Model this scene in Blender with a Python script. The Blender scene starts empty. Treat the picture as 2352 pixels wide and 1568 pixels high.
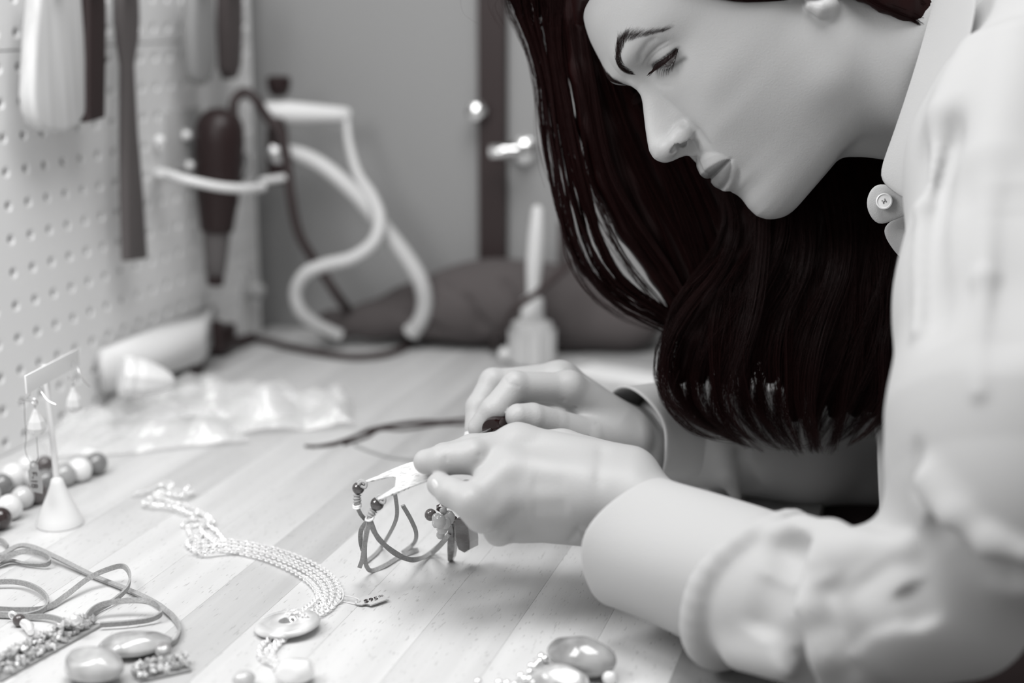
import bpy, bmesh, math, random
import numpy as np
from mathutils import Vector, Matrix, Quaternion, noise
random.seed(7); rng = np.random.default_rng(7)
SC = bpy.context.scene
COL = SC.collection

# ------------------------------------------------------------------ camera, world, lights, exposure
FPX, CAMH, TOP = 3450.0, 0.335, 0.75          # focal length in pixels, camera height above the bench, bench top height
TH = math.atan(784 / FPX)
cd = bpy.data.cameras.new('camera'); cam = bpy.data.objects.new('camera', cd); COL.objects.link(cam)
cd.sensor_width = 36; cd.lens = FPX / 2352 * 36
cam.location = (0, 0, TOP + CAMH); cam.rotation_euler = (math.pi / 2 - TH, 0, 0)
cd.dof.use_dof = True; cd.dof.focus_distance = 0.868; cd.dof.aperture_fstop = 3.2
cd.clip_start = 0.05
SC.camera = cam
CR = np.array([[1, 0, 0], [0, math.sin(TH), math.cos(TH)], [0, -math.cos(TH), math.sin(TH)]]).T   # camera axes in the world
CR = np.array([[1, 0, 0], [0, math.sin(TH), -math.cos(TH)], [0, math.cos(TH), math.sin(TH)]])
CC = np.array([0, 0, TOP + CAMH])

w = bpy.data.worlds.new('world'); SC.world = w; w.use_nodes = True
w.node_tree.nodes['Background'].inputs[0].default_value = (1.0, .992, .985, 1)
w.node_tree.nodes['Background'].inputs[1].default_value = 0.38
def area(name, loc, target, size, power, sy=None):
    ld = bpy.data.lights.new(name, 'AREA'); ld.shape = 'RECTANGLE'; ld.size = size; ld.size_y = sy or size; ld.energy = power
    o = bpy.data.objects.new(name, ld); COL.objects.link(o); o.location = loc
    o.rotation_euler = (Vector(target) - Vector(loc)).to_track_quat('-Z', 'Y').to_euler(); return o
area('task_light', (-0.44, 0.60, TOP + 0.55), (0.05, 0.88, TOP + .15), 0.32, 3.1)
area('ceiling_light', (-0.02, 0.62, TOP + 1.25), (-.25, 0.95, TOP), 0.7, 13.5)
SC.view_settings.view_transform = 'Standard'; SC.view_settings.look = 'None'
SC.view_settings.exposure = 0.0; SC.view_settings.gamma = 1.0; SC.view_settings.use_curve_mapping = False
SC.cycles.max_bounces = 6; SC.cycles.use_denoising = True
SC.cycles.transparent_max_bounces = 12

# ------------------------------------------------------------------ coordinates
def c2w(p):                                    # camera-frame mm (x right, y up, z towards the lens) -> world metres
    p = np.asarray(p, float) * .001
    return p @ CR.T + CC
def cm(x, y, d):                               # a point d mm in front of the camera seen at pixel x, y (camera-frame mm)
    return np.array([(x - 1176) / FPX * d, -(y - 784) / FPX * d, -d])
def at(x, y, d): return Vector(c2w(cm(x, y, d * 1000)))
def ray(x, y): return CR @ np.array([(x - 1176) / FPX, -(y - 784) / FPX, -1.0])
def tb(x, y, z=0.0):                           # point on (z above) the bench top
    r = ray(x, y); t = (z - CAMH) / r[2]; return Vector(CC + t * r)
YAW = math.radians(15.85)
U = np.array([math.sin(YAW), math.cos(YAW), 0]); N = np.array([U[1], -U[0], 0])      # along the pegboard, away from it
W0 = -0.6688
def wl(x, y, off=0.0):                         # point on the plane off in front of the pegboard
    r = ray(x, y); t = (W0 + off - CC @ N) / (r @ N); return Vector(CC + t * r)
def un(u, n, z): return Vector(U * u + N * (W0 + n)) + Vector((0, 0, TOP + z))
UB = 1.425                                     # back wall
def bw(x, y, off=0.0):
    r = ray(x, y); t = (UB - off - CC @ U) / (r @ U); return Vector(CC + t * r)

# ------------------------------------------------------------------ materials
MATS = {}
def lin(v): v /= 255; return v / 12.92 if v < .04045 else ((v + .055) / 1.055) ** 2.4
def tone(g):                                   # the photograph's toned black: greys drift to a brown black
    k = max(0.0, 1 - g / 110.0) ; return (lin(g + 10 * k), lin(max(g - 7 * k, 0)), lin(max(g - 7 * k, 0)), 1)
def mat(name, g=None, rough=.5, metal=0, spec=.5, col=None, bump=None, bscale=100, coat=0, trans=0, ior=1.45, sss=0, alpha=1, mix=None, mscale=5, sheen=0, stretch=None, detail=4):
    if name in MATS: return MATS[name]
    m = bpy.data.materials.new(name); m.use_nodes = True; nt = m.node_tree; b = nt.nodes['Principled BSDF']
    c = col or tone(g)
    b.inputs['Base Color'].default_value = c
    b.inputs['Roughness'].default_value = rough; b.inputs['Metallic'].default_value = metal
    b.inputs['Specular IOR Level'].default_value = spec; b.inputs['Coat Weight'].default_value = coat
    b.inputs['Transmission Weight'].default_value = trans; b.inputs['IOR'].default_value = ior
    b.inputs['Alpha'].default_value = alpha; b.inputs['Sheen Weight'].default_value = sheen
    if sss:
        b.inputs['Subsurface Weight'].default_value = sss; b.inputs['Subsurface Radius'].default_value = (.004, .003, .003); b.inputs['Subsurface Scale'].default_value = 1
    if bump or mix:
        tc = nt.nodes.new('ShaderNodeTexCoord'); mp = nt.nodes.new('ShaderNodeMapping'); nt.links.new(tc.outputs['Object'], mp.inputs[0])
        if stretch: mp.inputs['Scale'].default_value = stretch
    if bump:
        t = nt.nodes.new('ShaderNodeTexNoise'); t.inputs['Scale'].default_value = bscale; t.inputs['Detail'].default_value = detail
        nt.links.new(mp.outputs[0], t.inputs['Vector'])
        bu = nt.nodes.new('ShaderNodeBump'); bu.inputs['Strength'].default_value = bump; bu.inputs['Distance'].default_value = .001
        nt.links.new(t.outputs['Fac'], bu.inputs['Height']); nt.links.new(bu.outputs[0], b.inputs['Normal'])
    if mix:
        t = nt.nodes.new('ShaderNodeTexNoise'); t.inputs['Scale'].default_value = mscale; t.inputs['Detail'].default_value = 5
        nt.links.new(mp.outputs[0], t.inputs['Vector'])
        r = nt.nodes.new('ShaderNodeValToRGB'); r.color_ramp.elements[0].position = .35; r.color_ramp.elements[1].position = .65
        r.color_ramp.elements[0].color = c; r.color_ramp.elements[1].color = tone(mix)
        nt.links.new(t.outputs['Fac'], r.inputs[0]); nt.links.new(r.outputs[0], b.inputs['Base Color'])
    MATS[name] = m; return m

# ------------------------------------------------------------------ object helpers
def link(name, me, m=None, parent=None, smooth=True, **props):
    o = bpy.data.objects.new(name, me); COL.objects.link(o)
    if m is not None and len(me.materials) == 0: me.materials.append(m)
    if smooth and me.polygons: me.polygons.foreach_set('use_smooth', np.ones(len(me.polygons), bool))
    if parent is not None: o.parent = parent; o.matrix_parent_inverse = PINV.get(parent.name, Matrix.Identity(4))
    for k, v in props.items(): o[k] = v
    return o
PINV = {}
def mesh(name, vs, fs):
    me = bpy.data.meshes.new(name)
    me.from_pydata([tuple(map(float, v)) for v in vs], [], [tuple(map(int, f)) for f in fs]); me.update(); return me
def fastmesh(name, V, Q):
    me = bpy.data.meshes.new(name); V = np.ascontiguousarray(V, np.float32); Q = np.ascontiguousarray(Q, np.int32)
    k = Q.shape[1]
    me.vertices.add(len(V)); me.vertices.foreach_set('co', V.ravel())
    me.loops.add(Q.size); me.loops.foreach_set('vertex_index', Q.ravel())
    me.polygons.add(len(Q)); me.polygons.foreach_set('loop_start', np.arange(0, Q.size, k, dtype=np.int32))
    me.update(calc_edges=True); me.validate(); return me
def thing(name, loc, label, cat, group=None):
    o = bpy.data.objects.new(name, None); COL.objects.link(o); o.location = loc; o.empty_display_size = .01
    o['label'] = label; o['category'] = cat
    if group: o['group'] = group
    PINV[o.name] = Matrix.Translation(Vector(loc)).inverted(); return o
def tag(o, label, cat, group=None):
    o['label'] = label; o['category'] = cat
    if group: o['group'] = group
    return o
class MB:
    """collects shapes in world metres into one mesh"""
    def __init__(s): s.v = []; s.f = []
    def add(s, vs, fs):
        b = len(s.v); s.v += [Vector(v) for v in vs]; s.f += [tuple(i + b for i in f) for f in fs]; return s
    def box(s, o, ax, ay, az, bev=0):
        """corner o, edge vectors"""
        o, ax, ay, az = map(Vector, (o, ax, ay, az))
        if bev:
            bm = bmesh.new(); vs = [bm.verts.new(o + ax * i + ay * j + az * k) for i in (0, 1) for j in (0, 1) for k in (0, 1)]
            for f in ((0, 1, 3, 2), (4, 6, 7, 5), (0, 4, 5, 1), (2, 3, 7, 6), (0, 2, 6, 4), (1, 5, 7, 3)): bm.faces.new([vs[i] for i in f])
            bmesh.ops.recalc_face_normals(bm, faces=bm.faces)
            bmesh.ops.bevel(bm, geom=list(bm.edges), offset=bev, segments=2, affect='EDGES', profile=.6)
            bm.verts.index_update(); r = s.add([v.co.copy() for v in bm.verts], [[v.index for v in f.verts] for f in bm.faces]); bm.free(); return r
        vs = [o + ax * i + ay * j + az * k for i in (0, 1) for j in (0, 1) for k in (0, 1)]
        return s.add(vs, [(0, 1, 3, 2), (4, 6, 7, 5), (0, 4, 5, 1), (2, 3, 7, 6), (0, 2, 6, 4), (1, 5, 7, 3)])
    def tube(s, pts, r, n=10, cap=True, flat=None, up=None):
        """tube through points; r number or list; flat=(a,b) rectangular/oval section factors with 'up' hint"""
        pts = [Vector(p) for p in pts]; m = len(pts)
        rs = [r] * m if not hasattr(r, '__len__') else list(r)
        T = []
        for i in range(m):
            t = (pts[min(i + 1, m - 1)] - pts[max(i - 1, 0)]); T.append(t.normalized() if t.length > 1e-9 else Vector((0, 0, 1)))
        a = Vector(up) if up is not None else (Vector((0, 0, 1)) if abs(T[0].z) < .9 else Vector((1, 0, 0)))
        vs = []; fs = []
        for i in range(m):
            if up is not None: a = Vector(up)
            x = a.cross(T[i])
            if x.length < 1e-6: x = Vector((1, 0, 0)).cross(T[i])
            x.normalize(); a = T[i].cross(x).normalized()
            fa, fb = flat if flat else (1, 1)
            for k in range(n):
                an = 2 * math.pi * k / n; vs.append(pts[i] + x * (math.cos(an) * rs[i] * fa) + a * (math.sin(an) * rs[i] * fb))
        for i in range(m - 1):
            for k in range(n):
                fs.append((i * n + k, i * n + (k + 1) % n, (i + 1) * n + (k + 1) % n, (i + 1) * n + k))
        if cap: fs.append(tuple(range(n))[::-1]); fs.append(tuple((m - 1) * n + k for k in range(n)))
        return s.add(vs, fs)
    def ribbon(s, pts, w, t, ups):
        """rectangular strip: width w along ups[i], thickness t"""
        pts = [Vector(p) for p in pts]; m = len(pts); vs = []; fs = []
        for i in range(m):
            T = (pts[min(i + 1, m - 1)] - pts[max(i - 1, 0)]).normalized(); u = Vector(ups[i]); u = (u - T * u.dot(T)).normalized(); x = T.cross(u)
            for (a, b) in ((-.5, -.5), (.5, -.5), (.5, .5), (-.5, .5)): vs.append(pts[i] + u * (w * a) + x * (t * b))
        for i in range(m - 1):
            for k in range(4): fs.append((i * 4 + k, i * 4 + (k + 1) % 4, (i + 1) * 4 + (k + 1) % 4, (i + 1) * 4 + k))
        fs += [(3, 2, 1, 0), tuple((m - 1) * 4 + k for k in range(4))]
        return s.add(vs, fs)
    def lathe(s, base, axis, prof, n=24, capends=True):
        """prof: (distance along axis, radius)"""
        base = Vector(base); ax = Vector(axis).normalized(); x = ax.orthogonal().normalized(); y = ax.cross(x); vs = []; fs = []
        for (h, r) in prof:
            for k in range(n):
                a = 2 * math.pi * k / n; vs.append(base + ax * h + (x * math.cos(a) + y * math.sin(a)) * max(r, 1e-5))
        for i in range(len(prof) - 1):
            for k in range(n): fs.append((i * n + k, i * n + (k + 1) % n, (i + 1) * n + (k + 1) % n, (i + 1) * n + k))
        if capends: fs.append(tuple(range(n))[::-1]); fs.append(tuple((len(prof) - 1) * n + k for k in range(n)))
        return s.add(vs, fs)
    def ball(s, c, r, n=20, sc=None, rot=None):
        c = Vector(c); vs = []; fs = []; m = n // 2
        for i in range(m + 1):
            th = math.pi * i / m
            for k in range(n):
                a = 2 * math.pi * k / n; v = Vector((math.sin(th) * math.cos(a), math.sin(th) * math.sin(a), math.cos(th))) * r
                if sc: v = Vector((v.x * sc[0], v.y * sc[1], v.z * sc[2]))
                if rot is not None: v = rot @ v
                vs.append(c + v)
        for i in range(m):
            for k in range(n): fs.append((i * n + k, i * n + (k + 1) % n, (i + 1) * n + (k + 1) % n, (i + 1) * n + k))
        return s.add(vs, fs)
    def torus(s, c, R, r, ax, n=20, k=8, sx=1.0, xd=None):
        ax = Vector(ax).normalized(); x = Vector(xd).normalized() if xd is not None else ax.orthogonal().normalized(); y = ax.cross(x); c = Vector(c); vs = []; fs = []
        for i in range(n):
            a = 2 * math.pi * i / n; d = x * (math.cos(a) * sx) + y * math.sin(a); dn = d.normalized()
            for j in range(k):
                b = 2 * math.pi * j / k; vs.append(c + d * R + dn * (r * math.cos(b)) + ax * (r * math.sin(b)))
        for i in range(n):
            for j in range(k): fs.append((i * k + j, ((i + 1) % n) * k + j, ((i + 1) % n) * k + (j + 1) % k, i * k + (j + 1) % k))
        return s.add(vs, fs)
    def build(s, name, m, parent=None, smooth=True, weld=True, **props):
        me = mesh(name, s.v, s.f)
        bm = bmesh.new(); bm.from_mesh(me)
        if weld: bmesh.ops.remove_doubles(bm, verts=bm.verts, dist=1e-6)
        bmesh.ops.recalc_face_normals(bm, faces=bm.faces); bm.to_mesh(me); bm.free()
        o = link(name, me, m, parent, smooth, **props)
        if smooth: me.set_sharp_from_angle(angle=math.radians(42))
        return o
def spline(pts, n=12, closed=False):
    P = [Vector(p) for p in pts]; out = []; m = len(P)
    for i in range(m if closed else m - 1):
        if closed: p0, p1, p2, p3 = P[i - 1], P[i], P[(i + 1) % m], P[(i + 2) % m]
        else: p0, p1, p2, p3 = P[max(i - 1, 0)], P[i], P[i + 1], P[min(i + 2, m - 1)]
        for k in range(n):
            t = k / n
            out.append(.5 * ((2 * p1) + (p2 - p0) * t + (2 * p0 - 5 * p1 + 4 * p2 - p3) * t * t + (3 * p1 - p0 - 3 * p2 + p3) * t ** 3))
    if not closed: out.append(P[-1])
    return out
HEAD_H = .70; HAND_H = .75; SHIRT_H = 2.0
# ================================================================== SETTING
def wood_mat(name, g1, g2, dark=False):
    m = bpy.data.materials.new(name); m.use_nodes = True; nt = m.node_tree; b = nt.nodes['Principled BSDF']; L = nt.links.new
    tc = nt.nodes.new('ShaderNodeTexCoord'); mp = nt.nodes.new('ShaderNodeMapping'); L(tc.outputs['Object'], mp.inputs[0])
    mp.inputs['Rotation'].default_value = (0, 0, YAW)       # x across the staves, y along them
    oi = nt.nodes.new('ShaderNodeObjectInfo'); ad = nt.nodes.new('ShaderNodeVectorMath'); ad.operation = 'ADD'
    sc = nt.nodes.new('ShaderNodeVectorMath'); sc.operation = 'SCALE'; sc.inputs[3].default_value = 9.0
    cb = nt.nodes.new('ShaderNodeCombineXYZ'); L(oi.outputs['Random'], cb.inputs[0]); L(oi.outputs['Random'], cb.inputs[2]); L(cb.outputs[0], sc.inputs[0])
    L(mp.outputs[0], ad.inputs[0]); L(sc.outputs[0], ad.inputs[1])
    def nz(scale, det, st):
        q = nt.nodes.new('ShaderNodeMapping'); q.inputs['Scale'].default_value = st; L(ad.outputs[0], q.inputs[0])
        t = nt.nodes.new('ShaderNodeTexNoise'); t.inputs['Scale'].default_value = scale; t.inputs['Detail'].default_value = det; L(q.outputs[0], t.inputs['Vector']); return t
    grain = nz(60, 4, (1, .06, 1)); flec = nz(900, 1, (1, .16, 1)); cloud = nz(6, 3, (1, .3, 1))
    r = nt.nodes.new('ShaderNodeValToRGB'); r.color_ramp.elements[0].position = .3; r.color_ramp.elements[1].position = .7
    r.color_ramp.elements[0].color = tone(g1); r.color_ramp.elements[1].color = tone(g2); L(grain.outputs['Fac'], r.inputs[0])
    fr = nt.nodes.new('ShaderNodeValToRGB'); fr.color_ramp.elements[0].position = .25; fr.color_ramp.elements[1].position = .34
    fr.color_ramp.elements[0].color = (.30, .29, .29, 1); fr.color_ramp.elements[1].color = (1, 1, 1, 1); L(flec.outputs['Fac'], fr.inputs[0])
    mx = nt.nodes.new('ShaderNodeMix'); mx.data_type = 'RGBA'; mx.blend_type = 'MULTIPLY'; mx.inputs[0].default_value = .42
    L(r.outputs[0], mx.inputs[6]); L(fr.outputs[0], mx.inputs[7])
    # each stave a little lighter or darker
    hv = nt.nodes.new('ShaderNodeMix'); hv.data_type = 'RGBA'; hv.blend_type = 'MULTIPLY'; hv.inputs[0].default_value = 1
    cr = nt.nodes.new('ShaderNodeMapRange'); cr.inputs[3].default_value = .86; cr.inputs[4].default_value = 1.0; L(cloud.outputs['Fac'], cr.inputs[0])
    L(mx.outputs[2], hv.inputs[6]); L(cr.outputs[0], hv.inputs[7]); L(hv.outputs[2], b.inputs['Base Color'])
    b.inputs['Roughness'].default_value = .42; b.inputs['Specular IOR Level'].default_value = .4
    bu = nt.nodes.new('ShaderNodeBump'); bu.inputs['Strength'].default_value = .12; bu.inputs['Distance'].default_value = .0006; L(flec.outputs['Fac'], bu.inputs['Height']); L(bu.outputs[0], b.inputs['Normal'])
    return m
WL, WM, WD = wood_mat('beech_light', 202, 217), wood_mat('beech_mid', 195, 210), wood_mat('beech_dark', 179, 196)
bench = thing('workbench', un(.7, .3, 0), 'pale beech workbench top glued up from long staves', 'table')
seams = [-.655, -.612, -.569, -.524, -.479, -.434, -.3885, -.348, -.302, -.255, -.208, -.161, -.115, -.0625]
seams = [W0 + .002] + seams[1:]
WX = wood_mat('beech_darkest', 138, 160)  # the darkest stave, its own wood tone
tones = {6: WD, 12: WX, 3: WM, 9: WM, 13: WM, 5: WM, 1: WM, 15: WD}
for i in range(len(seams) - 1):
    a, b_ = seams[i] + .00006, seams[i + 1] - .00006
    o = un(-.25, a - W0, -.030)
    MB().box(o, Vector(N) * (b_ - a), Vector(U) * 1.67, (0, 0, .030), bev=.00012).build('stave', tones.get(i, WL), bench)
fm = mat('bench_frame', 90, .6)
bm_ = MB(); bm_.box(un(-.2, .04, -.10), Vector(N) * .53, Vector(U) * .04, (0, 0, .07)); bm_.build('apron', fm, bench)
bm_ = MB(); bm_.box(un(1.35, .04, -.10), Vector(N) * .53, Vector(U) * .04, (0, 0, .07)); bm_.build('apron', fm, bench)
for (u_, n_) in ((-.2, .04), (1.33, .04), (-.2, .53), (1.33, .53)):
    MB().box(un(u_, n_, -.75), Vector(N) * .05, Vector(U) * .05, (0, 0, .72)).build('leg', fm, bench)

plaster = mat('wall_paint', 147, .75, bump=.05, bscale=60)
dark_gap = mat('gap_shade', 34, .5)
def struct(name, mb, m, parent=None): return mb.build(name, m, parent, smooth=False, kind='structure')
struct('floor', MB().box((-2.2, -1.6, -.05), (4.2, 0, 0), (0, 4.4, 0), (0, 0, .05)), mat('floor_paint', 90, .6))
struct('wall_left', MB().box(un(.70, -.05, -.75), Vector(N) * -.08, Vector(U) * .75, (0, 0, 2.5)), mat('side_wall_paint', 150, .8))
struct('wall_back', MB().box(un(UB, -.12, -.75), Vector(N) * .80, Vector(U) * .08, (0, 0, 2.5)), plaster)
# cabinet door on the right of the back wall, dark shadow gap with latch hardware
p0, p1 = bw(1106, 300), bw(1166, 300)
u0, n0, n1 = UB, (np.array(p0 - Vector(CC)) @ N + CC @ N) - W0, (np.array(p1) @ N) - W0
struct('shade_strip_1', MB().box(un(UB - .012, n0, -.75), Vector(N) * (n1 - n0), Vector(U) * .05, (0, 0, 2.5)), dark_gap)  # solid dark strip stands in for the shade of the gap
struct('door_1', MB().box(un(UB + .01, n1, -.75), Vector(N) * 1.0, Vector(U) * .06, (0, 0, 2.5)), mat('door_paint', 112, .6))
chrome = mat('chrome', 225, .12, metal=1)
brushed = mat('brushed_steel', 190, .3, metal=1)
latch = thing('door_handle', bw(1150, 345), 'small chrome lever handle beside the dark door gap', 'handle')
c_ = bw(1205, 345); a_ = bw(1133, 347, .035); b2 = bw(1200, 345, .035)
MB().tube(spline([c_, bw(1204, 345, .02), bw(1195, 345, .034), bw(1165, 347, .038), bw(1130, 350, .038)], 5), [.006] * 11 + [.0065] * 5 + [.0075] * 5, 12).build('lever', chrome, latch)
MB().lathe(bw(1205, 345), -U, [(0, .013), (.004, .013), (.006, .009)], 18).build('rose', chrome, latch)
knob = thing('cabinet_knob', bw(1108, 250), 'small round chrome knob above the lever handle', 'knob')
MB().lathe(bw(1108, 252), -U, [(0, .004), (.012, .004), (.014, .008), (.02, .0105), (.026, .008), (.028, .002)], 18).build('knob_head', chrome, knob)

# ------------------------------------------------------------------ pegboard
peg_m = mat('pegboard_enamel', 226, .45, bump=.03, bscale=200)
peg = thing('pegboard', un(1.1, 0, .3), 'light grey perforated metal pegboard in two panels above the bench', 'pegboard')
PT = .004
def peg_panel(c0, c1, z0, z1, rows):
    vs = []; fs = []; K = 12; P_, R = .0256, .0046
    us = [.9688 + .0256 * c for c in range(c0, c1)]
    zs = [.1603 + .0252 * r for r in rows]
    def V(u, z, d): vs.append(un(u, d, z)); return len(vs) - 1
    for ui in us:
        for k, zi in enumerate(zs):
            ua, ub = ui - P_ / 2, ui + P_ / 2
            za = (z0 if k == 0 else (zs[k - 1] + zi) / 2); zb = (z1 if k == len(zs) - 1 else (zs[k + 1] + zi) / 2)
            ring = []; back = []; out = []; inn = []
            for j in range(K):
                a = 2 * math.pi * (j + .5) / K; cx, sx = math.cos(a), math.sin(a)
                ring.append(V(ui + cx * R, zi + sx * R, PT)); inn.append(V(ui + cx * .0033, zi + sx * .0033, .0018)); back.append(V(ui + cx * .0033, zi + sx * .0033, 0))
                sc = 1 / max(abs(cx), abs(sx)); ox, oz = cx * sc, sx * sc
                out.append(V((ub if ox > 0 else ua) if abs(ox) > .999 else ui + ox * P_ / 2, (zi + oz * ((zb - zi) if oz > 0 else (zi - za))), PT))
            cor = [V(ub, zb, PT), V(ua, zb, PT), V(ua, za, PT), V(ub, za, PT)]
            for j in range(K):
                j2 = (j + 1) % K
                fs.append((ring[j], out[j], out[j2], ring[j2])); fs.append((ring[j], ring[j2], inn[j2], inn[j])); fs.append((inn[j], inn[j2], back[j2], back[j]))
            for q, (j, j2) in enumerate(((1, 2), (4, 5), (7, 8), (10, 11))): fs.append((out[j], cor[q], out[j2]))
    ua, ub = us[0] - P_ / 2, us[-1] + P_ / 2
    m = MB(); m.add(vs, fs)
    for (A, B) in (((ua, z0), (ub, z0)), ((ub, z0), (ub, z1)), ((ub, z1), (ua, z1)), ((ua, z1), (ua, z0))):
        m.add([un(A[0], PT, A[1]), un(B[0], PT, B[1]), un(B[0], -.012, B[1]), un(A[0], -.012, A[1])], [(0, 1, 2, 3)])
    o = m.build('panel', peg_m, peg, smooth=False); return o
peg_panel(-9, 17, .0005, .2982, list(range(-6, 6)))
peg_panel(-9, 17, .2992, .62, list(range(6, 19)))
MB().box(un(.70, -.04, .0), Vector(N) * .026, Vector(U) * .70, (0, 0, .62)).build('dark_backing', mat('hole_shade', 40, .7), peg)  # dark sheet paints in the shade seen through the holes
# ================================================================== distance-field modelling (camera-frame or local mm)
class Field:
    def __init__(s): s.ops = []
    def _n(s, kind, fn, c, R, k): s.ops.append((kind, fn, np.asarray(c, float), float(R), float(k))); return s
    def cone(s, a, b, ra, rb, k=4, sub=False):
        a = np.asarray(a, float); b = np.asarray(b, float); ba = b - a; L2 = max(ba @ ba, 1e-9)
        def fn(P):
            h = np.clip((P - a) @ ba / L2, 0, 1); q = P - a - h[:, None] * ba
            return np.sqrt((q * q).sum(1)) - (ra + (rb - ra) * h)
        return s._n('s' if sub else 'u', fn, (a + b) / 2, math.sqrt(L2) / 2 + max(ra, rb), k)
    def chain(s, pts, rs, k=4, k2=None, sub=False):
        for i in range(len(pts) - 1): s.cone(pts[i], pts[i + 1], rs[i], rs[i + 1], k if i == 0 else (k2 if k2 is not None else 1.5), sub)
        return s
    def ell(s, c, r, R=None, k=4, sub=False):
        c = np.asarray(c, float); r = np.asarray(r, float); R = np.eye(3) if R is None else np.asarray(R, float)   # rows of R: local axes
        def fn(P):
            q = (P - c) @ R.T; k0 = np.sqrt(((q / r) ** 2).sum(1)) + 1e-9; k1 = np.sqrt(((q / (r * r)) ** 2).sum(1)) + 1e-9
            return k0 * (k0 - 1) / k1
        return s._n('s' if sub else 'u', fn, c, r.max(), k)
    def rbox(s, c, h, R=None, rad=2, k=4, sub=False):
        c = np.asarray(c, float); h = np.asarray(h, float) - rad; R = np.eye(3) if R is None else np.asarray(R, float)
        def fn(P):
            q = np.abs((P - c) @ R.T) - h; return np.sqrt((np.maximum(q, 0) ** 2).sum(1)) + np.minimum(q.max(1), 0) - rad
        return s._n('s' if sub else 'u', fn, c, np.linalg.norm(h) + rad, k)
    def bump(s, c, r, amt, R=None):
        """raise (amt>0) or sink the surface by amt in a soft spot; r radii"""
        c = np.asarray(c, float); r = np.asarray(r, float) * np.ones(3); R = np.eye(3) if R is None else np.asarray(R, float)
        def fn(P):
            q = ((P - c) @ R.T) / r; return amt * np.exp(-(q * q).sum(1))
        return s._n('d', fn, c, r.max() * 2.2, 0)
    def crease(s, pts, wd, amt):
        """a groove (amt>0) along a polyline"""
        pts = np.asarray(pts, float); c = pts.mean(0); R = np.linalg.norm(pts - c, axis=1).max() + wd * 3
        def fn(P):
            D = np.full(len(P), 1e9); tt = np.zeros(len(P)); n = len(pts) - 1
            for i in range(n):
                a, b = pts[i], pts[i + 1]; ba = b - a; h = np.clip((P - a) @ ba / max(ba @ ba, 1e-9), 0, 1); q = P - a - h[:, None] * ba
                d = np.sqrt((q * q).sum(1)); m = d < D; D[m] = d[m]; tt[m] = ((i + h) / n)[m]
            return -amt * np.exp(-(D / wd) ** 2) * np.clip(np.minimum(tt, 1 - tt) * 6, 0, 1)
        return s._n('d', fn, c, R, 0)
    def ev(s, P, bc=None, br=0):
        d = np.full(len(P), 60.0)
        for kind, fn, c, R, k in s.ops:
            if bc is not None and R < 1e5 and np.linalg.norm(bc - c) - R > br + k + (12 if kind == 'u' else 0): continue
            v = fn(P)
            if kind == 'u':
                if k > 0: h = np.maximum(k - np.abs(d - v), 0) / k; d = np.minimum(d, v) - h * h * k * .25
                else: d = np.minimum(d, v)
            elif kind == 's':
                v = -v
                if k > 0: h = np.maximum(k - np.abs(d - v), 0) / k; d = np.maximum(d, v) + h * h * k * .25
                else: d = np.maximum(d, v)
            else: d = d - v
        return d
    def mesh(s, lo, hi, h, steep=1.0, B=12):
        lo = np.asarray(lo, float); hi = np.asarray(hi, float); nb = np.ceil((hi - lo) / (h * B)).astype(int); n = nb * B + 1
        G = np.full(n, 60., np.float32); br = h * B * math.sqrt(3) / 2
        cen = [lo[i] + (np.arange(nb[i]) + .5) * h * B for i in range(3)]
        CX = np.stack(np.meshgrid(*cen, indexing='ij'), -1).reshape(-1, 3); dc = s.ev(CX).reshape(nb)
        ax = np.arange(B + 1) * h
        loc = np.stack(np.meshgrid(ax, ax, ax, indexing='ij'), -1).reshape(-1, 3)
        for i in range(nb[0]):
            for j in range(nb[1]):
                for k in range(nb[2]):
                    v = dc[i, j, k]; sl = (slice(i * B, i * B + B + 1), slice(j * B, j * B + B + 1), slice(k * B, k * B + B + 1))
                    if abs(v) > br * steep + 3:
                        if v < 0: G[sl] = np.minimum(G[sl], -1) if False else -1
                        continue
                    o = lo + np.array([i, j, k]) * B * h
                    G[sl] = s.ev(loc + o, o + h * B / 2, br).reshape(B + 1, B + 1, B + 1)
        return nets(G, lo, h)
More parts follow.
